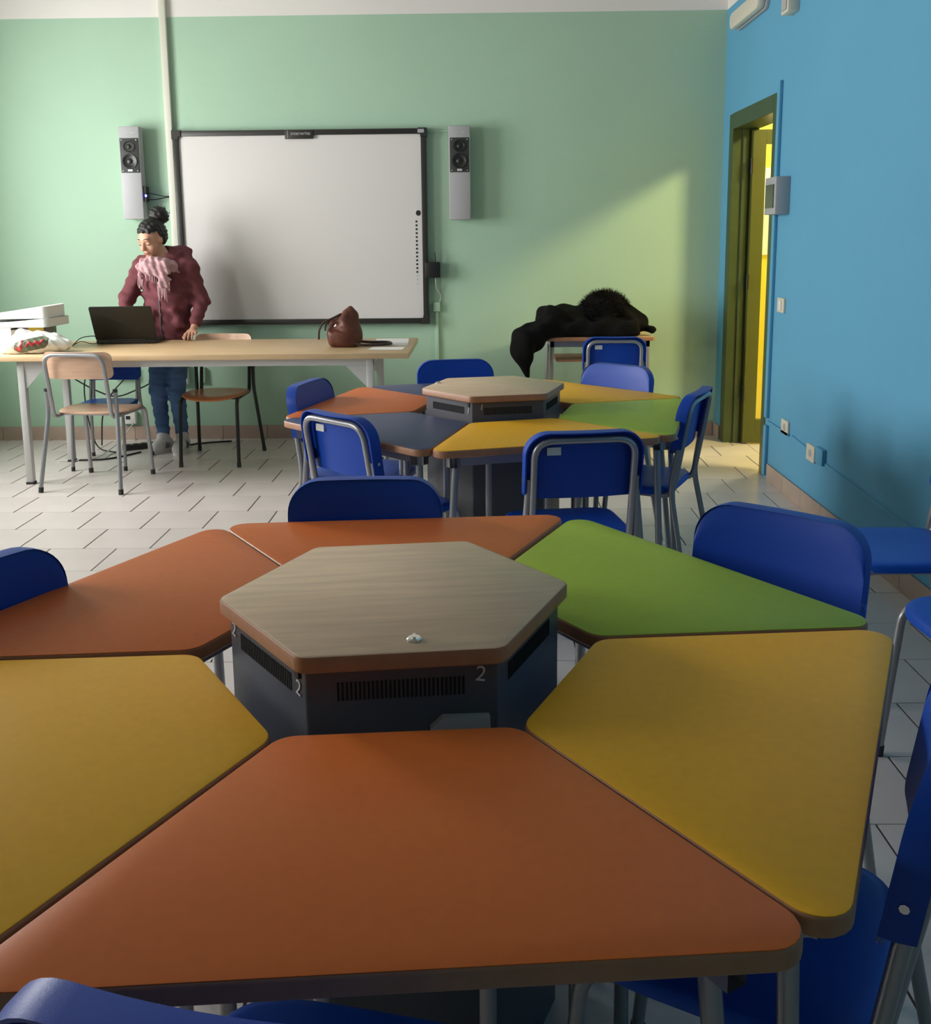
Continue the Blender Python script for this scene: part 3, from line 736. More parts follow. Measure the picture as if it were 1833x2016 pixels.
        def lim(x):
            d = abs(x)-(W-.035); k = .035-math.sqrt(max(.035**2-d*d, 0)) if d > 0 else 0; return Z0+k, Z1-k
        cols = [[(x, lim(x)[0]+(lim(x)[1]-lim(x)[0])*j/nz) for j in range(nz+1)] for x in xs]
        for off in (0, -.009): q.add([(x, yb(x, z)+off, z) for c_ in cols for x, z in c_], [(i*(nz+1)+j, (i+1)*(nz+1)+j, (i+1)*(nz+1)+j+1, i*(nz+1)+j+1) for i in range(len(xs)-1) for j in range(nz)])
        per = [(x, lim(x)[0]) for x in xs]+[(x, lim(x)[1]) for x in reversed(xs)]; n = len(per)
        q.add([(x, yb(x, z), z) for x, z in per]+[(x, yb(x, z)-.009, z) for x, z in per], [(i, (i+1) % n, n+(i+1) % n, n+i) for i in range(n)])
        q.build('backrest', m_ply if kind != 'black' else m_ply, e, ang=50)
    return e
PROTO = {}
def chair(kind, x, y, face, label, group, sticker=False, seatmat=None):
    """face: compass direction in degrees that the sitter looks towards"""
    if kind not in PROTO: e = PROTO[kind] = chair_proto(kind)
    else: e = copy_tree(PROTO[kind])
    e.location = (x, y, 0); e.rotation_euler = (0, 0, R(face-90)); tag(e, label, 'chair', group)
    for k in ('sticker',):
        if k in e: del e[k]
    return e
def back_at(bx, by, face):
    """seat centre for a chair whose backrest top centre is at bx, by"""
    f = R(face); return bx+.262*math.cos(f), by+.262*math.sin(f)
def sticker(e):
    MB().box((-.118, -.2440, .735), (-.074, -.2395, .760)).build('paper_label', m_white_pl, e, sm=False)
GN, GF, GW = 'blue chairs around the near group', 'blue chairs around the far group', 'blue chairs along the blue wall'
SPOTS = [
 ('blue', *back_at(-.285, 2.375, 270+2), 272, 'blue chair behind the near back orange desk, its backrest facing the viewer', GN, 0),
 ('blue', *back_at(.660, 2.045, 229), 229, 'blue chair tucked under the near green desk', GN, 0),
 ('blue', *back_at(-.957, 1.716, 334), 334, 'blue chair at the left image edge beside the left orange desk', GN, 0),
 ('blue', *back_at(.597, 1.140, 152), 152, 'blue chair at the right image edge tucked under the near yellow desk', GN, 0),
 ('blue', *back_at(-.225, .648, 78), 78, 'blue chair at the bottom left corner, cut by the image edge', GN, 0),
 ('blue', *back_at(-.732, 4.065, 345), 345, 'blue chair at the left of the far group beside the orange desk', GF, 0),
 ('blue', *back_at(-.505, 3.30, 47), 47, 'blue chair seen from behind at the far slate blue desk', GF, 1),
 ('blue', *back_at(.330, 2.955, 98), 98, 'blue chair seen from behind at the far yellow front desk', GF, 1),
 ('blue', *back_at(.862, 3.748, 154), 154, 'blue chair seen sideways at the far green desk', GF, 0),
 ('blue', *back_at(.665, 4.55, 228), 228, 'blue chair behind the far right yellow desk', GF, 0),
 ('blue', *back_at(-.12, 4.80, 280), 280, 'blue chair behind the hub numbered 1, mostly hidden', GF, 0),
 ('blue', *back_at(.82, 5.84, 88), 88, 'blue chair pulled up to the small desk with the black coat', None, 1),
 ('blue', 1.275, 2.93, 180, 'blue chair against the blue wall, its seat level with the green desk chair', GW, 0),
 ('blue', 1.30, 2.31, 184, 'blue chair at the right edge, only a seat corner and a leg showing', GW, 0),
 ('blue', -2.365, 6.065, 271, 'blue chair under the table behind the beech chair', None, 0),
 ('wood', -2.222, 5.615, 83, 'beech plywood chair with silver frame in front of the table', None, 0),
 ('black', -1.685, 6.165, 268, 'orange plywood chair with black frame behind the table', None, 0),
]
for kind, x, yv, face, lab, grp, st_ in SPOTS:
    c = chair(kind, x, yv, face, lab, grp)
    if st_: c['stick'] = 1
    if 'under the table' in lab: c.scale = (.88, .88, .88)
    if kind == 'wood': c.scale = (1.09, 1.0, 1.0)
for o in list(COL.objects):
    if o.get('stick'):
        del o['stick']; sticker(o)

# ================================================================== TEACHER'S TABLE AND THINGS ON IT
TX0, TX1, TY0, TY1, TZ = -2.96, -.395, 5.50, 6.36, .765
tb = empty('long_table', ((TX0+TX1)/2, (TY0+TY1)/2, 0)); tag(tb, 'long beech topped table with grey legs in front of the board', 'table')
tcx, tcy = tb.location.x, tb.location.y
MB().box((TX0-tcx, TY0-tcy, TZ-.032), (TX1-tcx, TY1-tcy, TZ)).build('tabletop', m_table, tb, bevel=.004)
lxs = (-2.645-tcx, -.625-tcx); lys = (TY0+.07-tcy, TY1-.20-tcy)
ap_ = MB().box((lxs[0]-.02, lys[0]-.015, TZ-.075), (lxs[1]+.02, lys[0]+.015, TZ-.032)).box((lxs[0]-.02, lys[1]-.015, TZ-.075), (lxs[1]+.02, lys[1]+.015, TZ-.032))
for lx_ in lxs: ap_.box((lx_-.015, lys[0]+.015, TZ-.075), (lx_+.015, lys[1]-.015, TZ-.032))
ap_.build('apron_frame', m_greym, tb, sm=False)
for i, lx_ in enumerate(lxs):
    for ly_ in lys:
        lg = MB().box((lx_-.02, ly_-.02, .012), (lx_+.02, ly_+.02, TZ-.033)).build('leg', m_greym, tb, bevel=.003)
        box('foot_cap', (lx_-.022, ly_-.022, 0), (lx_+.022, ly_+.022, .014), m_rubber, lg)
        sg = 1 if i == 0 else -1; g = MB(); x0 = lx_+sg*.021; pts = [(x0, TZ-.076), (x0+sg*.12, TZ-.076), (x0, TZ-.20)]
        g.add([(a, ly_-.012, b) for a, b in pts]+[(a, ly_-.009, b) for a, b in pts], [(0, 1, 2), (5, 4, 3), (0, 1, 4, 3), (1, 2, 5, 4), (2, 0, 3, 5)])
        g.build('gusset_plate', m_greym, tb, sm=False)
# laptop
lp = empty('laptop', (-2.225, 6.125, TZ), R(5)); tag(lp, 'open black laptop with its lid towards the viewer', 'laptop')
b_ = MB().prism(rounded([(-.19, 0), (.19, 0), (.19, .225), (-.19, .225)], .012), .004, .026).build('base', m_black_pl, lp, bevel=.003)
MB().box((-.165, .05, .0262), (.165, .15, .0275)).build('keyboard', m_rubber, b_, sm=False)
MB().box((-.05, .165, .0262), (.05, .215, .0268)).build('touchpad', m_hub, b_, sm=False)
for fx in (-.16, .16):
    for fy in (.03, .2): MB().tube([(fx, fy, 0), (fx, fy, .005)], .008, n=8).build('rubber_foot', m_rubber, b_)
ld = MB().prism(rounded([(-.19, 0), (.19, 0), (.19, .245), (-.19, .245)], .012), -.004, .006).build('screen_lid', m_black_pl, lp, bevel=.003)
ld.matrix_local = Matrix.Translation((0, .006, .028)) @ Matrix.Rotation(R(180-62), 4, 'X')
sc = MB().box((-.172, .018, -.0052), (.172, .225, -.0042)).build('screen', m_smoke, ld, sm=False)
MB().tube([(-.12, .004, .026), (.12, .004, .026)], .007).build('hinge', m_black_pl, lp)
# handbag
F = Field((-1.00, 5.70, TZ-.02), (-.62, 6.06, 1.10), .006)
bc = (-.812, 5.87)
F.rbox((bc[0], bc[1], TZ+.065), (.094, .070, .066), .035, .03)
F.cap((bc[0]+.005, bc[1], TZ+.08), (bc[0]+.04, bc[1]+.005, TZ+.185), .075, .040, .05)
F.cap((bc[0]+.022, bc[1]-.01, TZ+.15), (bc[0]+.040, bc[1]+.015, TZ+.232), .040, .013, .03)
F.cap((bc[0]+.055, bc[1], TZ+.17), (bc[0]+.082, bc[1], TZ+.05), .028, .03, .03)
F.cap((bc[0]-.055, bc[1]-.03, TZ+.14), (bc[0]+.02, bc[1]-.02, TZ+.19), .022, .02, .03)
F.cap((bc[0]-.06, bc[1]-.065, TZ+.115), (bc[0]-.02, bc[1]-.072, TZ+.14), .018, .016, -.02)
F.ripple(lambda P: .0035*np.sin(P[..., 0]*70+P[..., 2]*25)*np.clip((P[..., 2]-TZ-.05)*8, 0, 1)+.003*np.sin(P[..., 2]*60+P[..., 0]*30))
F.cut(lambda P: TZ+.001-P[..., 2])
hb = empty('handbag', (bc[0], bc[1], TZ)); tag(hb, 'brown leather bucket handbag slumped on the table', 'handbag')
def attach(o, p):
    o.parent = p; o.matrix_parent_inverse = (Matrix.Translation(p.location) @ p.rotation_euler.to_matrix().to_4x4()).inverted(); return o
attach(F.build('bag_body', m_leather), hb)
attach(MB().tube([(-.83, 5.79, .925), (-.87, 5.78, .955), (-.93, 5.79, .935), (-.955, 5.80, .88), (-.962, 5.81, .83)], [.007, .007, .007, .006, .005], .04, n=8, seg=6).tube([(-.86, 5.80, .955), (-.91, 5.82, .93), (-.93, 5.83, .885)], .005, .03, n=8).build('handle', m_leather_d), hb) if False else None
def tubeN(pts, r, fillet, n=8):
    return MB().tube(pts, r, fillet, n=n)
attach(tubeN([(-.82, 5.84, .965), (-.87, 5.82, .940), (-.93, 5.81, .915), (-.953, 5.81, .87), (-.955, 5.81, .815)], .006, .05).build('handle', m_leather_d), hb)
attach(tubeN([(-.83, 5.85, .955), (-.89, 5.84, .930), (-.915, 5.83, .90), (-.918, 5.83, .865)], .005, .04).build('handle', m_leather_d), hb)
attach(tubeN([(-.76, 5.82, TZ+.03), (-.70, 5.80, TZ+.014), (-.58, 5.82, TZ+.014), (-.52, 5.90, TZ+.014), (-.56, 5.99, TZ+.014), (-.66, 5.97, TZ+.014), (-.745, 5.90, TZ+.03)], .009, .05).build('shoulder_strap', m_leather_d), hb)
attach(tubeN([(-.875, 5.798, .875), (-.80, 5.792, .852), (-.745, 5.805, .835)], .007, .04).build('front_strap', m_leather), hb)
attach(MB().tube([(-.853, 5.792, .893), (-.842, 5.786, .905)], .007).build('clasp', m_chrome), hb)
# papers
for i, (px, py, rz, w_, h_, lab) in enumerate(((-.545, 6.10, .05, .21, .42, 'large white sheet of paper under the bag strap'), (-.540, 5.74, -.08, .20, .13, 'small white slip of paper at the front of the table'))):
    o = MB().box((-w_/2, -h_/2, 0), (w_/2, h_/2, .0016)).build('paper_sheet', m_paper, sm=False); o.location = (px, py, TZ+.0005); o.rotation_euler = (0, 0, rz); tag(o, lab, 'paper', 'papers on the table')
# left clutter
wbx = empty('white_carton', (-2.93, 5.90, TZ)); tag(wbx, 'plain white carton at the left end of the table', 'carton')
MB().box((-.13, -.10, 0), (.13, .12, .135)).build('carton_body', m_paper, wbx, bevel=.003)
MB().box((-.13, -.101, .12), (.13, .121, .138)).build('carton_lid', m_white_pl, wbx, bevel=.002)
bk = empty('printed_box', (-2.715, 5.93, TZ)); tag(bk, 'grey and mustard printed box under the trays', 'box')
MB().box((-.082, -.06, 0), (.082, .12, .137)).build('box_body', m_greycard, bk, bevel=.002)
MB().add([(-.02, -.0612, .137), (.082, -.0612, .137), (.0822, -.0612, .03), (.045, -.0612, .06), (.02, -.0612, .085)], [(0, 1, 2, 3, 4)]).build('printed_panel', m_mustard, bk, sm=False)
def tray(x, y, z, w_, d_, h_, rz, lab):
    e = empty('letter_tray', (x, y, z), rz); tag(e, lab, 'tray', 'letter trays on the table')
    q = MB().prism(rounded([(-w_/2, -d_/2), (w_/2, -d_/2), (w_/2, d_/2), (-w_/2, d_/2)], .03), 0, .004); q.build('tray_floor', m_clear, e)
    o1 = rounded([(-w_/2, -d_/2), (w_/2, -d_/2), (w_/2, d_/2), (-w_/2, d_/2)], .03); o2 = inset(o1, .005) if True else 0
    n = len(o1); hh = lambda p: .018+(h_-.018)*max(0, min(1, (p[0]/(w_/2))*1.5-.1))
    q = MB(); q.add([(*p, .004) for p in o1]+[(*p, hh(p)) for p in o1]+[(*p, hh(p)) for p in o2]+[(*p, .004) for p in o2], [(k*n+i, k*n+(i+1) % n, ((k+1) % 4)*n+(i+1) % n, ((k+1) % 4)*n+i) for k in range(4) for i in range(n)])
    q.build('tray_wall', m_white_pl, e)
    return e
tray(-2.78, 5.94, TZ+.1395, .44, .30, .050, -.06, 'lower white letter tray with a raised right end on the table')
for k in range(3):
    o = MB().box((-.15, -.105, 0), (.15, .105, .008)).build('paper_stack', m_paper, sm=False); o.location = (-2.84+.004*k, 5.94, TZ+.1445+k*.0085); o.rotation_euler = (0, 0, -.06+.03*k)
    tag(o, ('lowest paper stack in the lower white tray', 'middle paper stack in the lower white tray', 'top paper stack under the upper white tray')[k], 'paper', 'paper stacks in the tray')
tray(-2.80, 5.94, TZ+.190, .44, .30, .072, .03, 'upper white letter tray, topmost on the table')
# thin stack of grey folders between the trays
# plastic bag
F = Field((-2.86, 5.49, TZ-.03), (-2.38, 5.86, TZ+.22), .006)
F.ell((-2.62, 5.66, TZ+.05), (.15, .10, .06), .03).ell((-2.72, 5.66, TZ+.035), (.085, .09, .05), .03).ell((-2.50, 5.70, TZ+.045), (.10, .08, .05), .03).ell((-2.60, 5.72, TZ+.085), (.13, .06, .04), .03).ell((-2.69, 5.71, TZ+.10), (.05, .04, .04), .03)
F.ripple(lambda P: .006*np.sin(P[..., 0]*55+3*np.sin(P[..., 1]*31))*np.sin(P[..., 1]*48+P[..., 2]*40)+.004*np.abs(np.sin(P[..., 0]*70+P[..., 2]*60+P[..., 1]*50)))
F.cut(lambda P: TZ+.001-P[..., 2])
pb = empty('plastic_bag', (-2.62, 5.66, TZ)); tag(pb, 'crumpled white plastic shopping bag with red print', 'bag')
BAGF = F
attach(F.build('bag_film', m_bagfilm), pb)
def seg2(P, pts, r):
    """distance in the x-z plane to a stroke"""
    d = np.full(P.shape[:3], 9., np.float32)
    for (x0, z0), (x1, z1) in zip(pts[:-1], pts[1:]):
        a_ = np.array((x0, z0)); ab = np.array((x1-x0, z1-z0)); q = np.stack((P[..., 0]-a_[0], P[..., 2]-a_[1]), -1)
        t = np.clip((q@ab)/max(float(ab@ab), 1e-9), 0, 1); d = np.minimum(d, np.linalg.norm(q-t[..., None]*ab, axis=-1))
    return d-r
def print_on_bag(name, material, fn, lift):
    G = Field((-2.86, 5.49, TZ-.03), (-2.38, 5.86, TZ+.22), .006)
    P = G.all(); G.F = np.maximum(np.maximum(BAGF.F-lift, fn(P)), P[..., 1]-5.645).astype(np.float32)
    attach(G.build(name, material, relax=0), pb)
print_on_bag('printed_panel', m_dgreen, lambda P: seg2(P, [(-2.650, TZ+.045), (-2.53, TZ+.068)], .036), .0022)
print_on_bag('red_lettering', m_red, lambda P: np.minimum(seg2(P, [(-2.668, TZ+.040), (-2.655, TZ+.026), (-2.640, TZ+.036), (-2.632, TZ+.075)], .010), seg2(P, [(-2.605, TZ+.050), (-2.59, TZ+.072), (-2.575, TZ+.054), (-2.556, TZ+.074), (-2.54, TZ+.060), (-2.522, TZ+.078)], .008)), .0045)
# cables on the table and floor
def cable(pts, r, material, label, fillet=.08):
    return tag(MB().tube(pts, r, fillet, n=7, seg=6).build('cable', material), label, 'cable')
cable([(-2.52, 6.00, TZ+.004), (-2.50, 6.08, TZ+.05), (-2.42, 6.12, TZ+.055), (-2.40, 6.14, TZ+.02), (-2.41, 6.20, TZ+.006)], .0028, m_cableb, 'thin dark cable looped on the table beside the laptop')
cable([(-2.53, 6.03, TZ+.004), (-2.49, 6.06, TZ+.03), (-2.44, 6.10, TZ+.004), (-2.40, 6.25, TZ+.004)], .0025, m_cableb, 'second thin dark cable lying by the laptop')
cable([(-2.95, 6.52, .66), (-2.80, 6.58, .50), (-2.66, 6.62, .40), (-2.52, 6.66, .33), (-2.30, 6.72, .42), (-2.25, 6.80, .48)], .005, m_cableb, 'dark cable sagging across the green wall under the table', .15)
cable([(-2.33, 6.62, .66), (-2.40, 6.64, .56), (-2.44, 6.66, .48), (-2.56, 6.66, .36), (-2.62, 6.64, .22), (-2.62, 6.60, .01)], .005, m_cableb, 'dark cable hanging from the laptop behind the beech chair', .10)
cable([(-2.60, 6.44, .62), (-2.66, 6.46, .46), (-2.66, 6.48, .25), (-2.60, 6.46, .012), (-2.45, 6.40, .006)], .0045, m_cableb, 'dark cable dropping beside the rear table leg', .10)
cable([(-2.60, 6.16, .006), (-2.45, 6.17, .006), (-2.36, 6.26, .006), (-2.28, 6.40, .006)], .006, m_cableb, 'dark cable lying on the tiles under the table', .10)
cable([(-2.72, 6.14, .006), (-2.58, 6.16, .006), (-2.50, 6.24, .006), (-2.46, 6.50, .05), (-2.46, 6.80, .13)], .004, m_cablew, 'white cable lying on the tiles under the table', .10)
cable([(-2.20, 6.52, .006), (-2.05, 6.60, .006), (-1.90, 6.70, .006), (-1.75, 6.74, .006)], .006, m_cableb, 'dark cable running along the skirting behind the shoes', .10)
ps = empty('power_strip', (-2.33, 6.52, 0), R(28)); tag(ps, 'black power strip leaning on the floor under the table', 'power strip')
MB().box((-.11, -.025, .001), (.11, .025, .038)).build('strip_body', m_black_pl, ps, bevel=.005)
for k in range(4):
    MB().rings([[(-.075+k*.05+.017*math.cos(t*pi/8), .017*math.sin(t*pi/8), z) for t in range(16)] for z in (.038, .041)]).build('outlet', m_rubber, ps)

# ================================================================== SMALL DESK WITH COAT
sd = empty('small_desk', (.79, 6.53, 0)); tag(sd, 'small school desk against the green wall under a black coat', 'desk')
MB().prism(rounded([(-.35, -.25), (.35, -.25), (.35, .25), (-.35, .25)], .02), .741, .765).build('tabletop', m_edge, sd, bevel=.003)
MB().prism(rounded([(-.345, -.245), (.345, -.245), (.345, .245), (-.345, .245)], .02), .7652, .7662).build('laminate', m_table, sd)
fr = MB()
for a, b in (((-.31, -.20), (.31, -.20)), ((-.31, .20), (.31, .20)), ((-.31, -.20), (-.31, .20)), ((.31, -.20), (.31, .20))): fr.box((min(a[0], b[0])-.012, min(a[1], b[1])-.012, .70), (max(a[0], b[0])+.012, max(a[1], b[1])+.012, .7405))
fr.build('apron_frame', m_steel, sd, sm=False)
for sx in (-1, 1):
    for sy in (-1, 1):
        lg = MB().tube([(sx*.31, sy*.20, .70), (sx*.325, sy*.215, .01)], .014).build('leg', m_steel, sd)
        MB().tube([(sx*.3246, sy*.2146, .03), (sx*.325, sy*.215, 0)], .016).build('foot_cap', m_rubber, lg)
MB().box((-.28, -.18, .60), (.28, .16, .615)).build('book_shelf', m_edge, sd, sm=False)
F = Field((.08, 6.10, .42), (1.28, 6.86, 1.14), .010)
ZT = .768
F.rbox((.74, 6.50, ZT+.045), (.31, .22, .055), .04, .03)
F.cap((.47, 6.50, ZT+.11), (.68, 6.52, ZT+.10), .085, .09, .04, (1, .7, 1))
F.cap((.46, 6.36, ZT+.16), (.66, 6.40, ZT+.10), .035, .05, .04)
F.ell((.84, 6.50, ZT+.13), (.165, .17, .150), .04)
F.cap((.90, 6.48, ZT+.13), (1.07, 6.46, ZT+.075), .10, .055, .05)
F.cap((1.05, 6.42, ZT+.055), (1.125, 6.36, ZT+.035), .04, .025, .03)
F.cap((.46, 6.36, ZT+.05), (.315, 6.28, ZT-.015), .085, .085, .05, (1, .8, 1))
F.cap((.30, 6.265, ZT-.02), (.285, 6.26, ZT-.10), .085, .070, .04, (1, .8, 1))
F.cap((.285, 6.26, ZT-.10), (.315, 6.26, ZT-.255), .070, .006, .03, (1, .8, 1))
F.ripple(lambda P: .007*np.sin(P[..., 0]*38+2.5*np.sin(P[..., 1]*19+P[..., 2]*11))+.005*np.sin(P[..., 2]*52+P[..., 0]*31+P[..., 1]*27))
F.cut(lambda P: np.minimum(.7672-P[..., 2], np.minimum(P[..., 0]-.432, np.minimum(1.148-P[..., 0], P[..., 1]-6.272))) if True else 0)
# keep the cloth clear of the desk top block: cut everything under the top inside the desk footprint
ct = empty('black_coat', (.79, 6.5, ZT)); tag(ct, 'black coat with a furry hood heaped on the small desk', 'coat')
attach(F.build('coat_cloth', m_coat, relax=2), ct)
fu = MB(); rnd = random.Random(3)
for k in range(2600):
    th = rnd.uniform(0, 2*pi); ph = math.acos(rnd.uniform(-.05, 1)); n_ = Vector((math.sin(ph)*math.cos(th), math.sin(ph)*math.sin(th), math.cos(ph)))
    p = Vector((.84, 6.50, ZT+.13))+Vector((n_.x*.158, n_.y*.162, n_.z*.142)); t = Vector((rnd.uniform(-1, 1), rnd.uniform(-1, 1), rnd.uniform(-.6, 1)))*.5
    d = (n_+t).normalized()*rnd.uniform(.022, .050); s_ = n_.cross(Vector((rnd.uniform(-1, 1), rnd.uniform(-1, 1), .3))).normalized()*.0022
    s2_ = n_.cross(s_).normalized()*.0022
    fu.add([p-s_, p+s_, p+s2_, p+d], [(0, 1, 3), (1, 2, 3), (2, 0, 3)])
fo = fu.build('fur_trim', m_fur, sm=False); fo['kind'] = 'stuff'; attach(fo, ct)

# ================================================================== THE PERSON
pe = empty('person', (-2.07, 6.45, 0)); tag(pe, 'person in maroon jacket, pink scarf and jeans leaning over the laptop', 'person')
HC = Vector((-2.130, 6.435, 1.425)); HF = Vector((-.36, -.86, -.36)).normalized(); HM = rotM(HF); HS, HFv, HU = [Vector(r_) for r_ in HM]
def hp(s_, f_, u_): return tuple(HC+HS*s_+HFv*f_+HU*u_)
SHL, SHR = (-2.222, 6.50, 1.238), (-1.922, 6.51, 1.232)
ELL, ELR = (-2.322, 6.46, 1.035), (-1.852, 6.53, 1.010)
WRL, WRR = (-2.285, 6.275, .895), (-1.868, 6.395, .848)
F = Field((-2.42, 6.08, -.01), (-1.76, 6.68, 1.60), .0055)
# head
F.ell(hp(0, -.012, .028), (.071, .088, .082), .02, HM).ell(hp(0, .030, -.030), (.056, .060, .080), .03, HM).ell(hp(0, .062, -.098), (.024, .022, .020), .02, HM)
F.cap(hp(0, .086, .000), hp(0, .104, -.036), .009, .013, .010).ell(hp(0, .098, -.040), (.015, .011, .009), .008, HM)
F.cap(hp(-.030, .074, .018), hp(.030, .074, .018), .016, .016, .015)
for s_ in (-1, 1):
    F.ell(hp(s_*.030, .088, -.006), (.015, .012, .010), -.012, HM)
    F.ell(hp(s_*.030, .073, -.006), (.015, .011, .0115), .006, HM)
    F.ell(hp(s_*.036, .060, -.040), (.022, .02, .02), .02, HM)
    F.ell(hp(s_*.070, -.002, -.010), (.010, .018, .028), .008, HM)
F.ell(hp(0, .087, -.066), (.021, .010, .0055), .006, HM).ell(hp(0, .084, -.076), (.018, .010, .0055), .006, HM)
# neck, trunk, limbs (under the clothes)
F.cap(hp(0, -.02, -.06), (-2.085, 6.50, 1.26), .047, .052, .03)
F.cap((-2.085, 6.51, 1.25), (-2.075, 6.52, 1.0), .085, .085, .05, (.75, 1.1, 1)).cap((-2.075, 6.52, 1.0), (-2.07, 6.51, .80), .085, .10, .05, (.8, 1, 1))
F.cap(SHL, (-2.08, 6.51, 1.22), .045, .06, .03).cap(SHR, (-2.08, 6.51, 1.22), .045, .06, .03)
for a, b, c in ((SHL, ELL, WRL), (SHR, ELR, WRR)): F.cap(a, b, .042, .034, .02).cap(b, c, .034, .022, .02)
for hip, kn, an, ft in (((-2.135, 6.51, .80), (-2.162, 6.475, .42), (-2.140, 6.465, .085), (-2.168, 6.385, .035)), ((-2.005, 6.51, .80), (-2.040, 6.485, .41), (-2.016, 6.475, .085), (-2.008, 6.355, .035))):
    F.cap(hip, kn, .068, .045, .03).cap(kn, an, .042, .030, .02).cap(an, ft, .028, .024, .02)
# her left hand: knuckles up, fingertips resting on the table edge
def hand(wr, palm, fing, thumb, k=.008):
    F.cap(wr, palm, .021, .024, .012, (1, 1, 1))
    for pts, rr in fing:
        for i in range(len(pts)-1): F.cap(pts[i], pts[i+1], rr-.0006*i, rr-.0006*(i+1), .004)
    for i in range(len(thumb)-1): F.cap(thumb[i], thumb[i+1], .0098-.0008*i, .0090-.0008*i, .006)
z0 = TZ+.010
hx, hy = -1.872, 6.335
F.cap((hx-.020, hy+.005, .815), (hx+.022, hy+.008, .815), .017, .016, .012)
fing = []
for i, (dx, ln, rr) in enumerate(((-.030, .92, .0085), (-.0095, 1.0, .0088), (.0115, .95, .0085), (.0315, .80, .0076))):
    kx = hx+dx*.85
    fing.append((((kx, hy+.002, .818), (hx+dx, hy-.026*ln, .808), (hx+dx*1.1, hy-.044*ln, .790), (hx+dx*1.12, hy-.052*ln, z0)), rr))
hand(WRR, (hx, hy+.020, .822), fing, [(hx-.020, hy+.020, .822), (hx-.044, hy+.004, .802), (hx-.050, hy-.018, .786), (hx-.044, hy-.032, z0+.002)])
# her right hand: on the keyboard behind the lid
hx, hy = -2.245, 6.225; zk = TZ+.040
F.cap((hx-.022, hy+.010, zk+.026), (hx+.022, hy+.010, zk+.026), .015, .015, .012)
fing = []
for i, (dx, ln, rr) in enumerate(((.031, .92, .0085), (.010, 1.0, .0088), (-.011, .95, .0085), (-.031, .80, .0076))):
    fing.append((((hx+dx*.85, hy+.006, zk+.028), (hx+dx, hy-.024*ln, zk+.026), (hx+dx*1.05, hy-.046*ln, zk+.012), (hx+dx*1.05, hy-.056*ln, zk-.002)), rr))
hand(WRL, (hx, hy+.026, zk+.034), fing, [(hx+.020, hy+.022, zk+.030), (hx+.042, hy+.002, zk+.018), (hx+.046, hy-.020, zk+.006)])
attach(F.build('body', m_skin, relax=1), pe)
# face details
for s_ in (-1, 1):
    attach(MB().tube([hp(s_*.046, .076, .020), hp(s_*.032, .088, .027), hp(s_*.014, .090, .022)], [.0022, .0032, .0026], n=6).build('eyebrow', m_hair), pe)
    attach(MB().tube([hp(s_*.045, .077, -.013), hp(s_*.030, .0855, -.0165), hp(s_*.016, .082, -.012)], [.0012, .0019, .0012], n=6).build('eyelash', m_hair), pe)
attach(MB().tube([hp(-.021, .090, -.069), hp(-.008, .0975, -.066), hp(.008, .0975, -.066), hp(.021, .090, -.069)], [.0015, .0035, .0035, .0015], n=8).tube([hp(-.018, .088, -.073), hp(0, .0955, -.077), hp(.018, .088, -.073)], [.0015, .0042, .0015], n=8).build('lips', m_lip), pe)
# hair with bun
F = Field((-2.28, 6.28, 1.28), (-1.96, 6.66, 1.68), .005)
F.ell(hp(0, -.020, .034), (.083, .098, .090), .02, HM).ell(hp(0, -.055, -.005), (.070, .065, .07), .03, HM)
F.cut(lambda P: (lambda f_, u_, s_: np.minimum(f_-.050+1.1*np.clip(-(u_-.052), -.03, .2)*0+np.clip(.055-u_, 0, 1)*-.55*0-0, (.058-u_)*1.0+ (0)) if False else np.minimum(f_-(-.006)-np.abs(s_)*.10, .060-u_+np.abs(s_)*-.15))((P-np.array(HC))@np.array(HFv), (P-np.array(HC))@np.array(HU), (P-np.array(HC))@np.array(HS)))
F.ell((-2.096, 6.50, 1.575), (.060, .058, .056), .02).ell((-2.125, 6.49, 1.560), (.03, .03, .03), .02).ell((-2.06, 6.50, 1.555), (.03, .03, .03), .02)
F.ripple(lambda P: .0035*np.sin(P[..., 0]*150+40*P[..., 2])*np.sin(P[..., 1]*120+60*P[..., 2])+.002*np.sin(P[..., 2]*260+P[..., 0]*90))
attach(F.build('hair', m_hair), pe)
st = MB(); rnd = random.Random(5)
for k in range(40):
    a = rnd.uniform(0, 2*pi); c = Vector((-2.094, 6.50, 1.575)); d = Vector((math.cos(a), rnd.uniform(-.6, .6), math.sin(a)))
    p0 = c+d*.050; p1 = p0+Vector((-d.z, 0, d.x))*rnd.uniform(-.02, .03)+d*rnd.uniform(.010, .022)
    st.tube([p0, (p0+p1)/2+d*.006, p1], [.0022, .0016, .0006], n=4)
attach(st.build('loose_strands', m_hair), pe)
# jacket
F = Field((-2.44, 6.20, .66), (-1.74, 6.74, 1.44), .007)
F.cap((-2.085, 6.51, 1.235), (-2.070, 6.515, 1.02), .118, .118, .05, (.80, 1.05, 1)).cap((-2.072, 6.515, 1.03), (-2.068, 6.505, .74), .112, .128, .06, (.84, 1.0, 1))
F.cap(SHL, (-2.09, 6.51, 1.26), .062, .075, .04).cap(SHR, (-2.08, 6.51, 1.26), .062, .075, .04)
for a, b, c in ((SHL, ELL, WRL), (SHR, ELR, WRR)):
    b2 = tuple(np.array(c)*.90+np.array(b)*.10); F.cap(a, b, .064, .053, .03).cap(b, b2, .053, .036, .025)
F.ell((-2.01, 6.57, 1.325), (.105, .075, .055), .04).ell((-2.12, 6.56, 1.315), (.09, .07, .05), .04)
F.cap((-2.19, 6.415, .86), (-2.14, 6.395, .94), .03, .02, .03).cap((-1.96, 6.40, .86), (-2.0, 6.39, .95), .03, .02, .03)
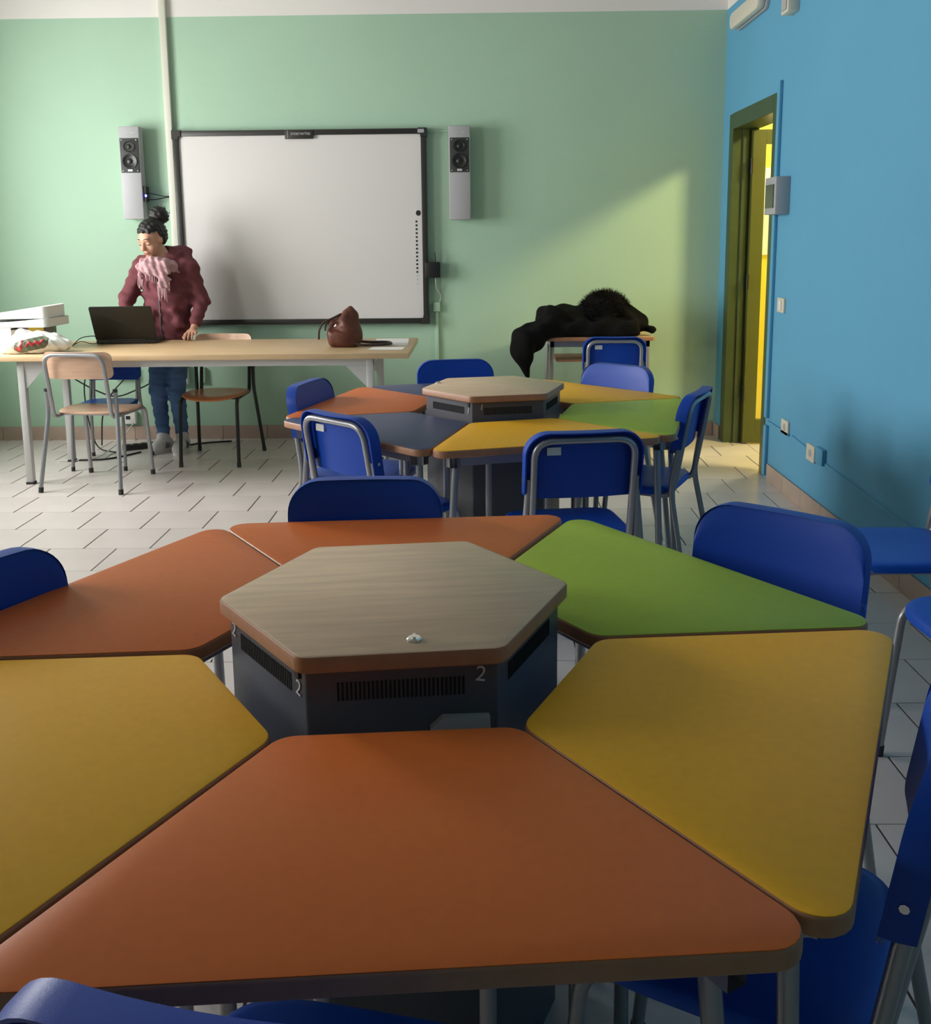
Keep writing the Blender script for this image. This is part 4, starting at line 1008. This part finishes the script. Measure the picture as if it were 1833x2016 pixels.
F.ripple(lambda P: .0045*np.sin(P[..., 2]*55+12*P[..., 0]+4*np.sin(P[..., 0]*21))*np.sin(P[..., 0]*26+P[..., 2]*14)+.0035*np.sin(P[..., 2]*95+P[..., 1]*40+P[..., 0]*35))
F.cut(lambda P: .735-P[..., 2])
nk = np.array((-2.10, 6.465, 1.34)); F.cut(lambda P: .066-np.linalg.norm((P-nk)*np.array((1, 1, .55)), axis=-1))
ja = attach(F.build('jacket', m_jacket, relax=1), pe)
zp = MB().tube([(-2.098, 6.392, 1.18), (-2.092, 6.388, 1.08), (-2.088, 6.388, .96), (-2.086, 6.380, .80)], .004, n=6); attach(zp.build('zip', m_hub), pe)
# scarf
F = Field((-2.33, 6.28, .98), (-1.90, 6.66, 1.42), .006)
for (dz, R0, r_, tx, ty) in ((.0, .108, .030, -.22, .12), (-.028, .122, .028, -.40, .05), (.020, .098, .024, -.15, .2), (-.045, .128, .024, -.55, -.05)):
    F.torus((-2.105, 6.478, 1.250+dz), R0, r_, .012, rotM((ty*.5, 1, tx)), 1.0, .85)
for (a, b, ra, rb) in (((-2.05, 6.36, 1.25), (-2.055, 6.355, 1.115), .030, .024), ((-2.025, 6.365, 1.24), (-2.022, 6.365, 1.13), .024, .018), ((-2.20, 6.40, 1.24), (-2.205, 6.40, 1.16), .024, .014), ((-2.13, 6.365, 1.235), (-2.125, 6.36, 1.20), .05, .03)):
    F.cap(a, b, ra, rb, .02, (1, 1.5, 1))
F.ell((-2.115, 6.39, 1.225), (.085, .045, .05), .03)
F.ripple(lambda P: .006*np.sin(P[..., 2]*120+P[..., 0]*45)+.004*np.sin(P[..., 0]*150+P[..., 2]*50))
attach(F.build('scarf', m_scarf), pe)
fg = MB(); rnd = random.Random(11)
for (x0, x1, yv, zt_, L, n_) in ((-2.082, -2.03, 6.352, 1.10, .075, 13), (-2.042, -2.005, 6.362, 1.125, .05, 9), (-2.222, -2.19, 6.398, 1.155, .07, 8), (-2.15, -2.10, 6.352, 1.18, .04, 7)):
    for k in range(n_):
        x = x0+(x1-x0)*k/(n_-1); l = L*rnd.uniform(.7, 1.15)
        fg.tube([(x, yv, zt_+.02), (x+rnd.uniform(-.004, .004), yv-.004, zt_-l*.5), (x+rnd.uniform(-.008, .008), yv-.002, zt_-l)], [.0026, .0022, .0012], n=5)
attach(fg.build('scarf_fringe', m_scarf), pe)
# jeans
F = Field((-2.28, 6.30, .05), (-1.86, 6.68, .80), .007)
for hip, kn, an in (((-2.135, 6.51, .80), (-2.162, 6.475, .42), (-2.140, 6.468, .105)), ((-2.005, 6.51, .80), (-2.040, 6.485, .41), (-2.016, 6.478, .105))):
    F.cap(hip, kn, .082, .057, .02).cap(kn, an, .057, .041, .02)
F.ell((-2.07, 6.51, .80), (.14, .11, .09), .04)
F.ripple(lambda P: .003*np.sin(P[..., 2]*90+P[..., 0]*40)*np.clip(1.2-P[..., 2]*1.2, .3, 1)+.002*np.sin(P[..., 2]*160+P[..., 1]*60))
F.cut(lambda P: np.maximum(.083-P[..., 2], P[..., 2]-.775))
attach(F.build('jeans', m_jeans), pe)
# shoes
for (an, ft) in (((-2.140, 6.468, .10), (-2.170, 6.376)), ((-2.016, 6.478, .10), (-2.006, 6.330))):
    a = Vector(an[:2]); t_ = Vector(ft); d = (t_-a).normalized(); heel = a-d*.035
    F = Field((min(heel.x, t_.x)-.10, t_.y-.10, -.02), (max(heel.x, t_.x)+.10, heel.y+.10, .16), .005)
    F.cap((heel.x, heel.y, .048), (t_.x, t_.y, .036), .042, .040, .02, (1, 1, 1)).cap((a.x, a.y, .06), (a.x+d.x*.01, a.y+d.y*.01, .105), .040, .041, .02).cap((a.x, a.y, .085), (t_.x-d.x*.03, t_.y-d.y*.03, .050), .036, .032, .02)
    F.cut(lambda P: .018-P[..., 2]); sh = attach(F.build('shoe', m_shoe), pe)
    nrm = Vector((-d.y, d.x)); out = []
    L = (t_-heel).length
    for k in range(28):
        q = 2*pi*k/28; w_ = .042 if math.cos(q) > 0 else .037
        p = heel+d*(L/2)+d*(L/2+.042)*math.copysign(abs(math.cos(q))**.75, math.cos(q))+nrm*w_*math.copysign(abs(math.sin(q))**.75, math.sin(q)); out.append((p.x, p.y))
    attach(MB().prism(out, 0, .022).build('sole', m_sole), pe)
    lc = MB()
    for k in range(4):
        c = a.lerp(t_, .25+.14*k); z = .128-.013*k
        lc.tube([(c.x-nrm.x*.020, c.y-nrm.y*.020, z-.008), (c.x, c.y, z), (c.x+nrm.x*.020, c.y+nrm.y*.020, z-.008)], .0025, n=5)
    attach(lc.build('laces', m_sole), pe)
    sp = MB()
    for side in (-1, 1):
        for k in range(3):
            c0 = heel.lerp(t_, .38+.13*k); w0 = nrm*side*.0445; w1 = nrm*side*.036
            sp.tube([(c0.x+w0.x, c0.y+w0.y, .028), (c0.x-d.x*.010+w0.x*1.03, c0.y-d.y*.010+w0.y*1.03, .050), (c0.x-d.x*.022+w1.x, c0.y-d.y*.022+w1.y, .078)], .0035, n=5)
    sp.tube([(t_.x+nrm.x*.03, t_.y+nrm.y*.03, .050), (t_.x+d.x*.012, t_.y+d.y*.012, .066), (t_.x-nrm.x*.03, t_.y-nrm.y*.03, .050)], .003, n=5)
    attach(sp.build('shoe_stripes', m_hub), pe)
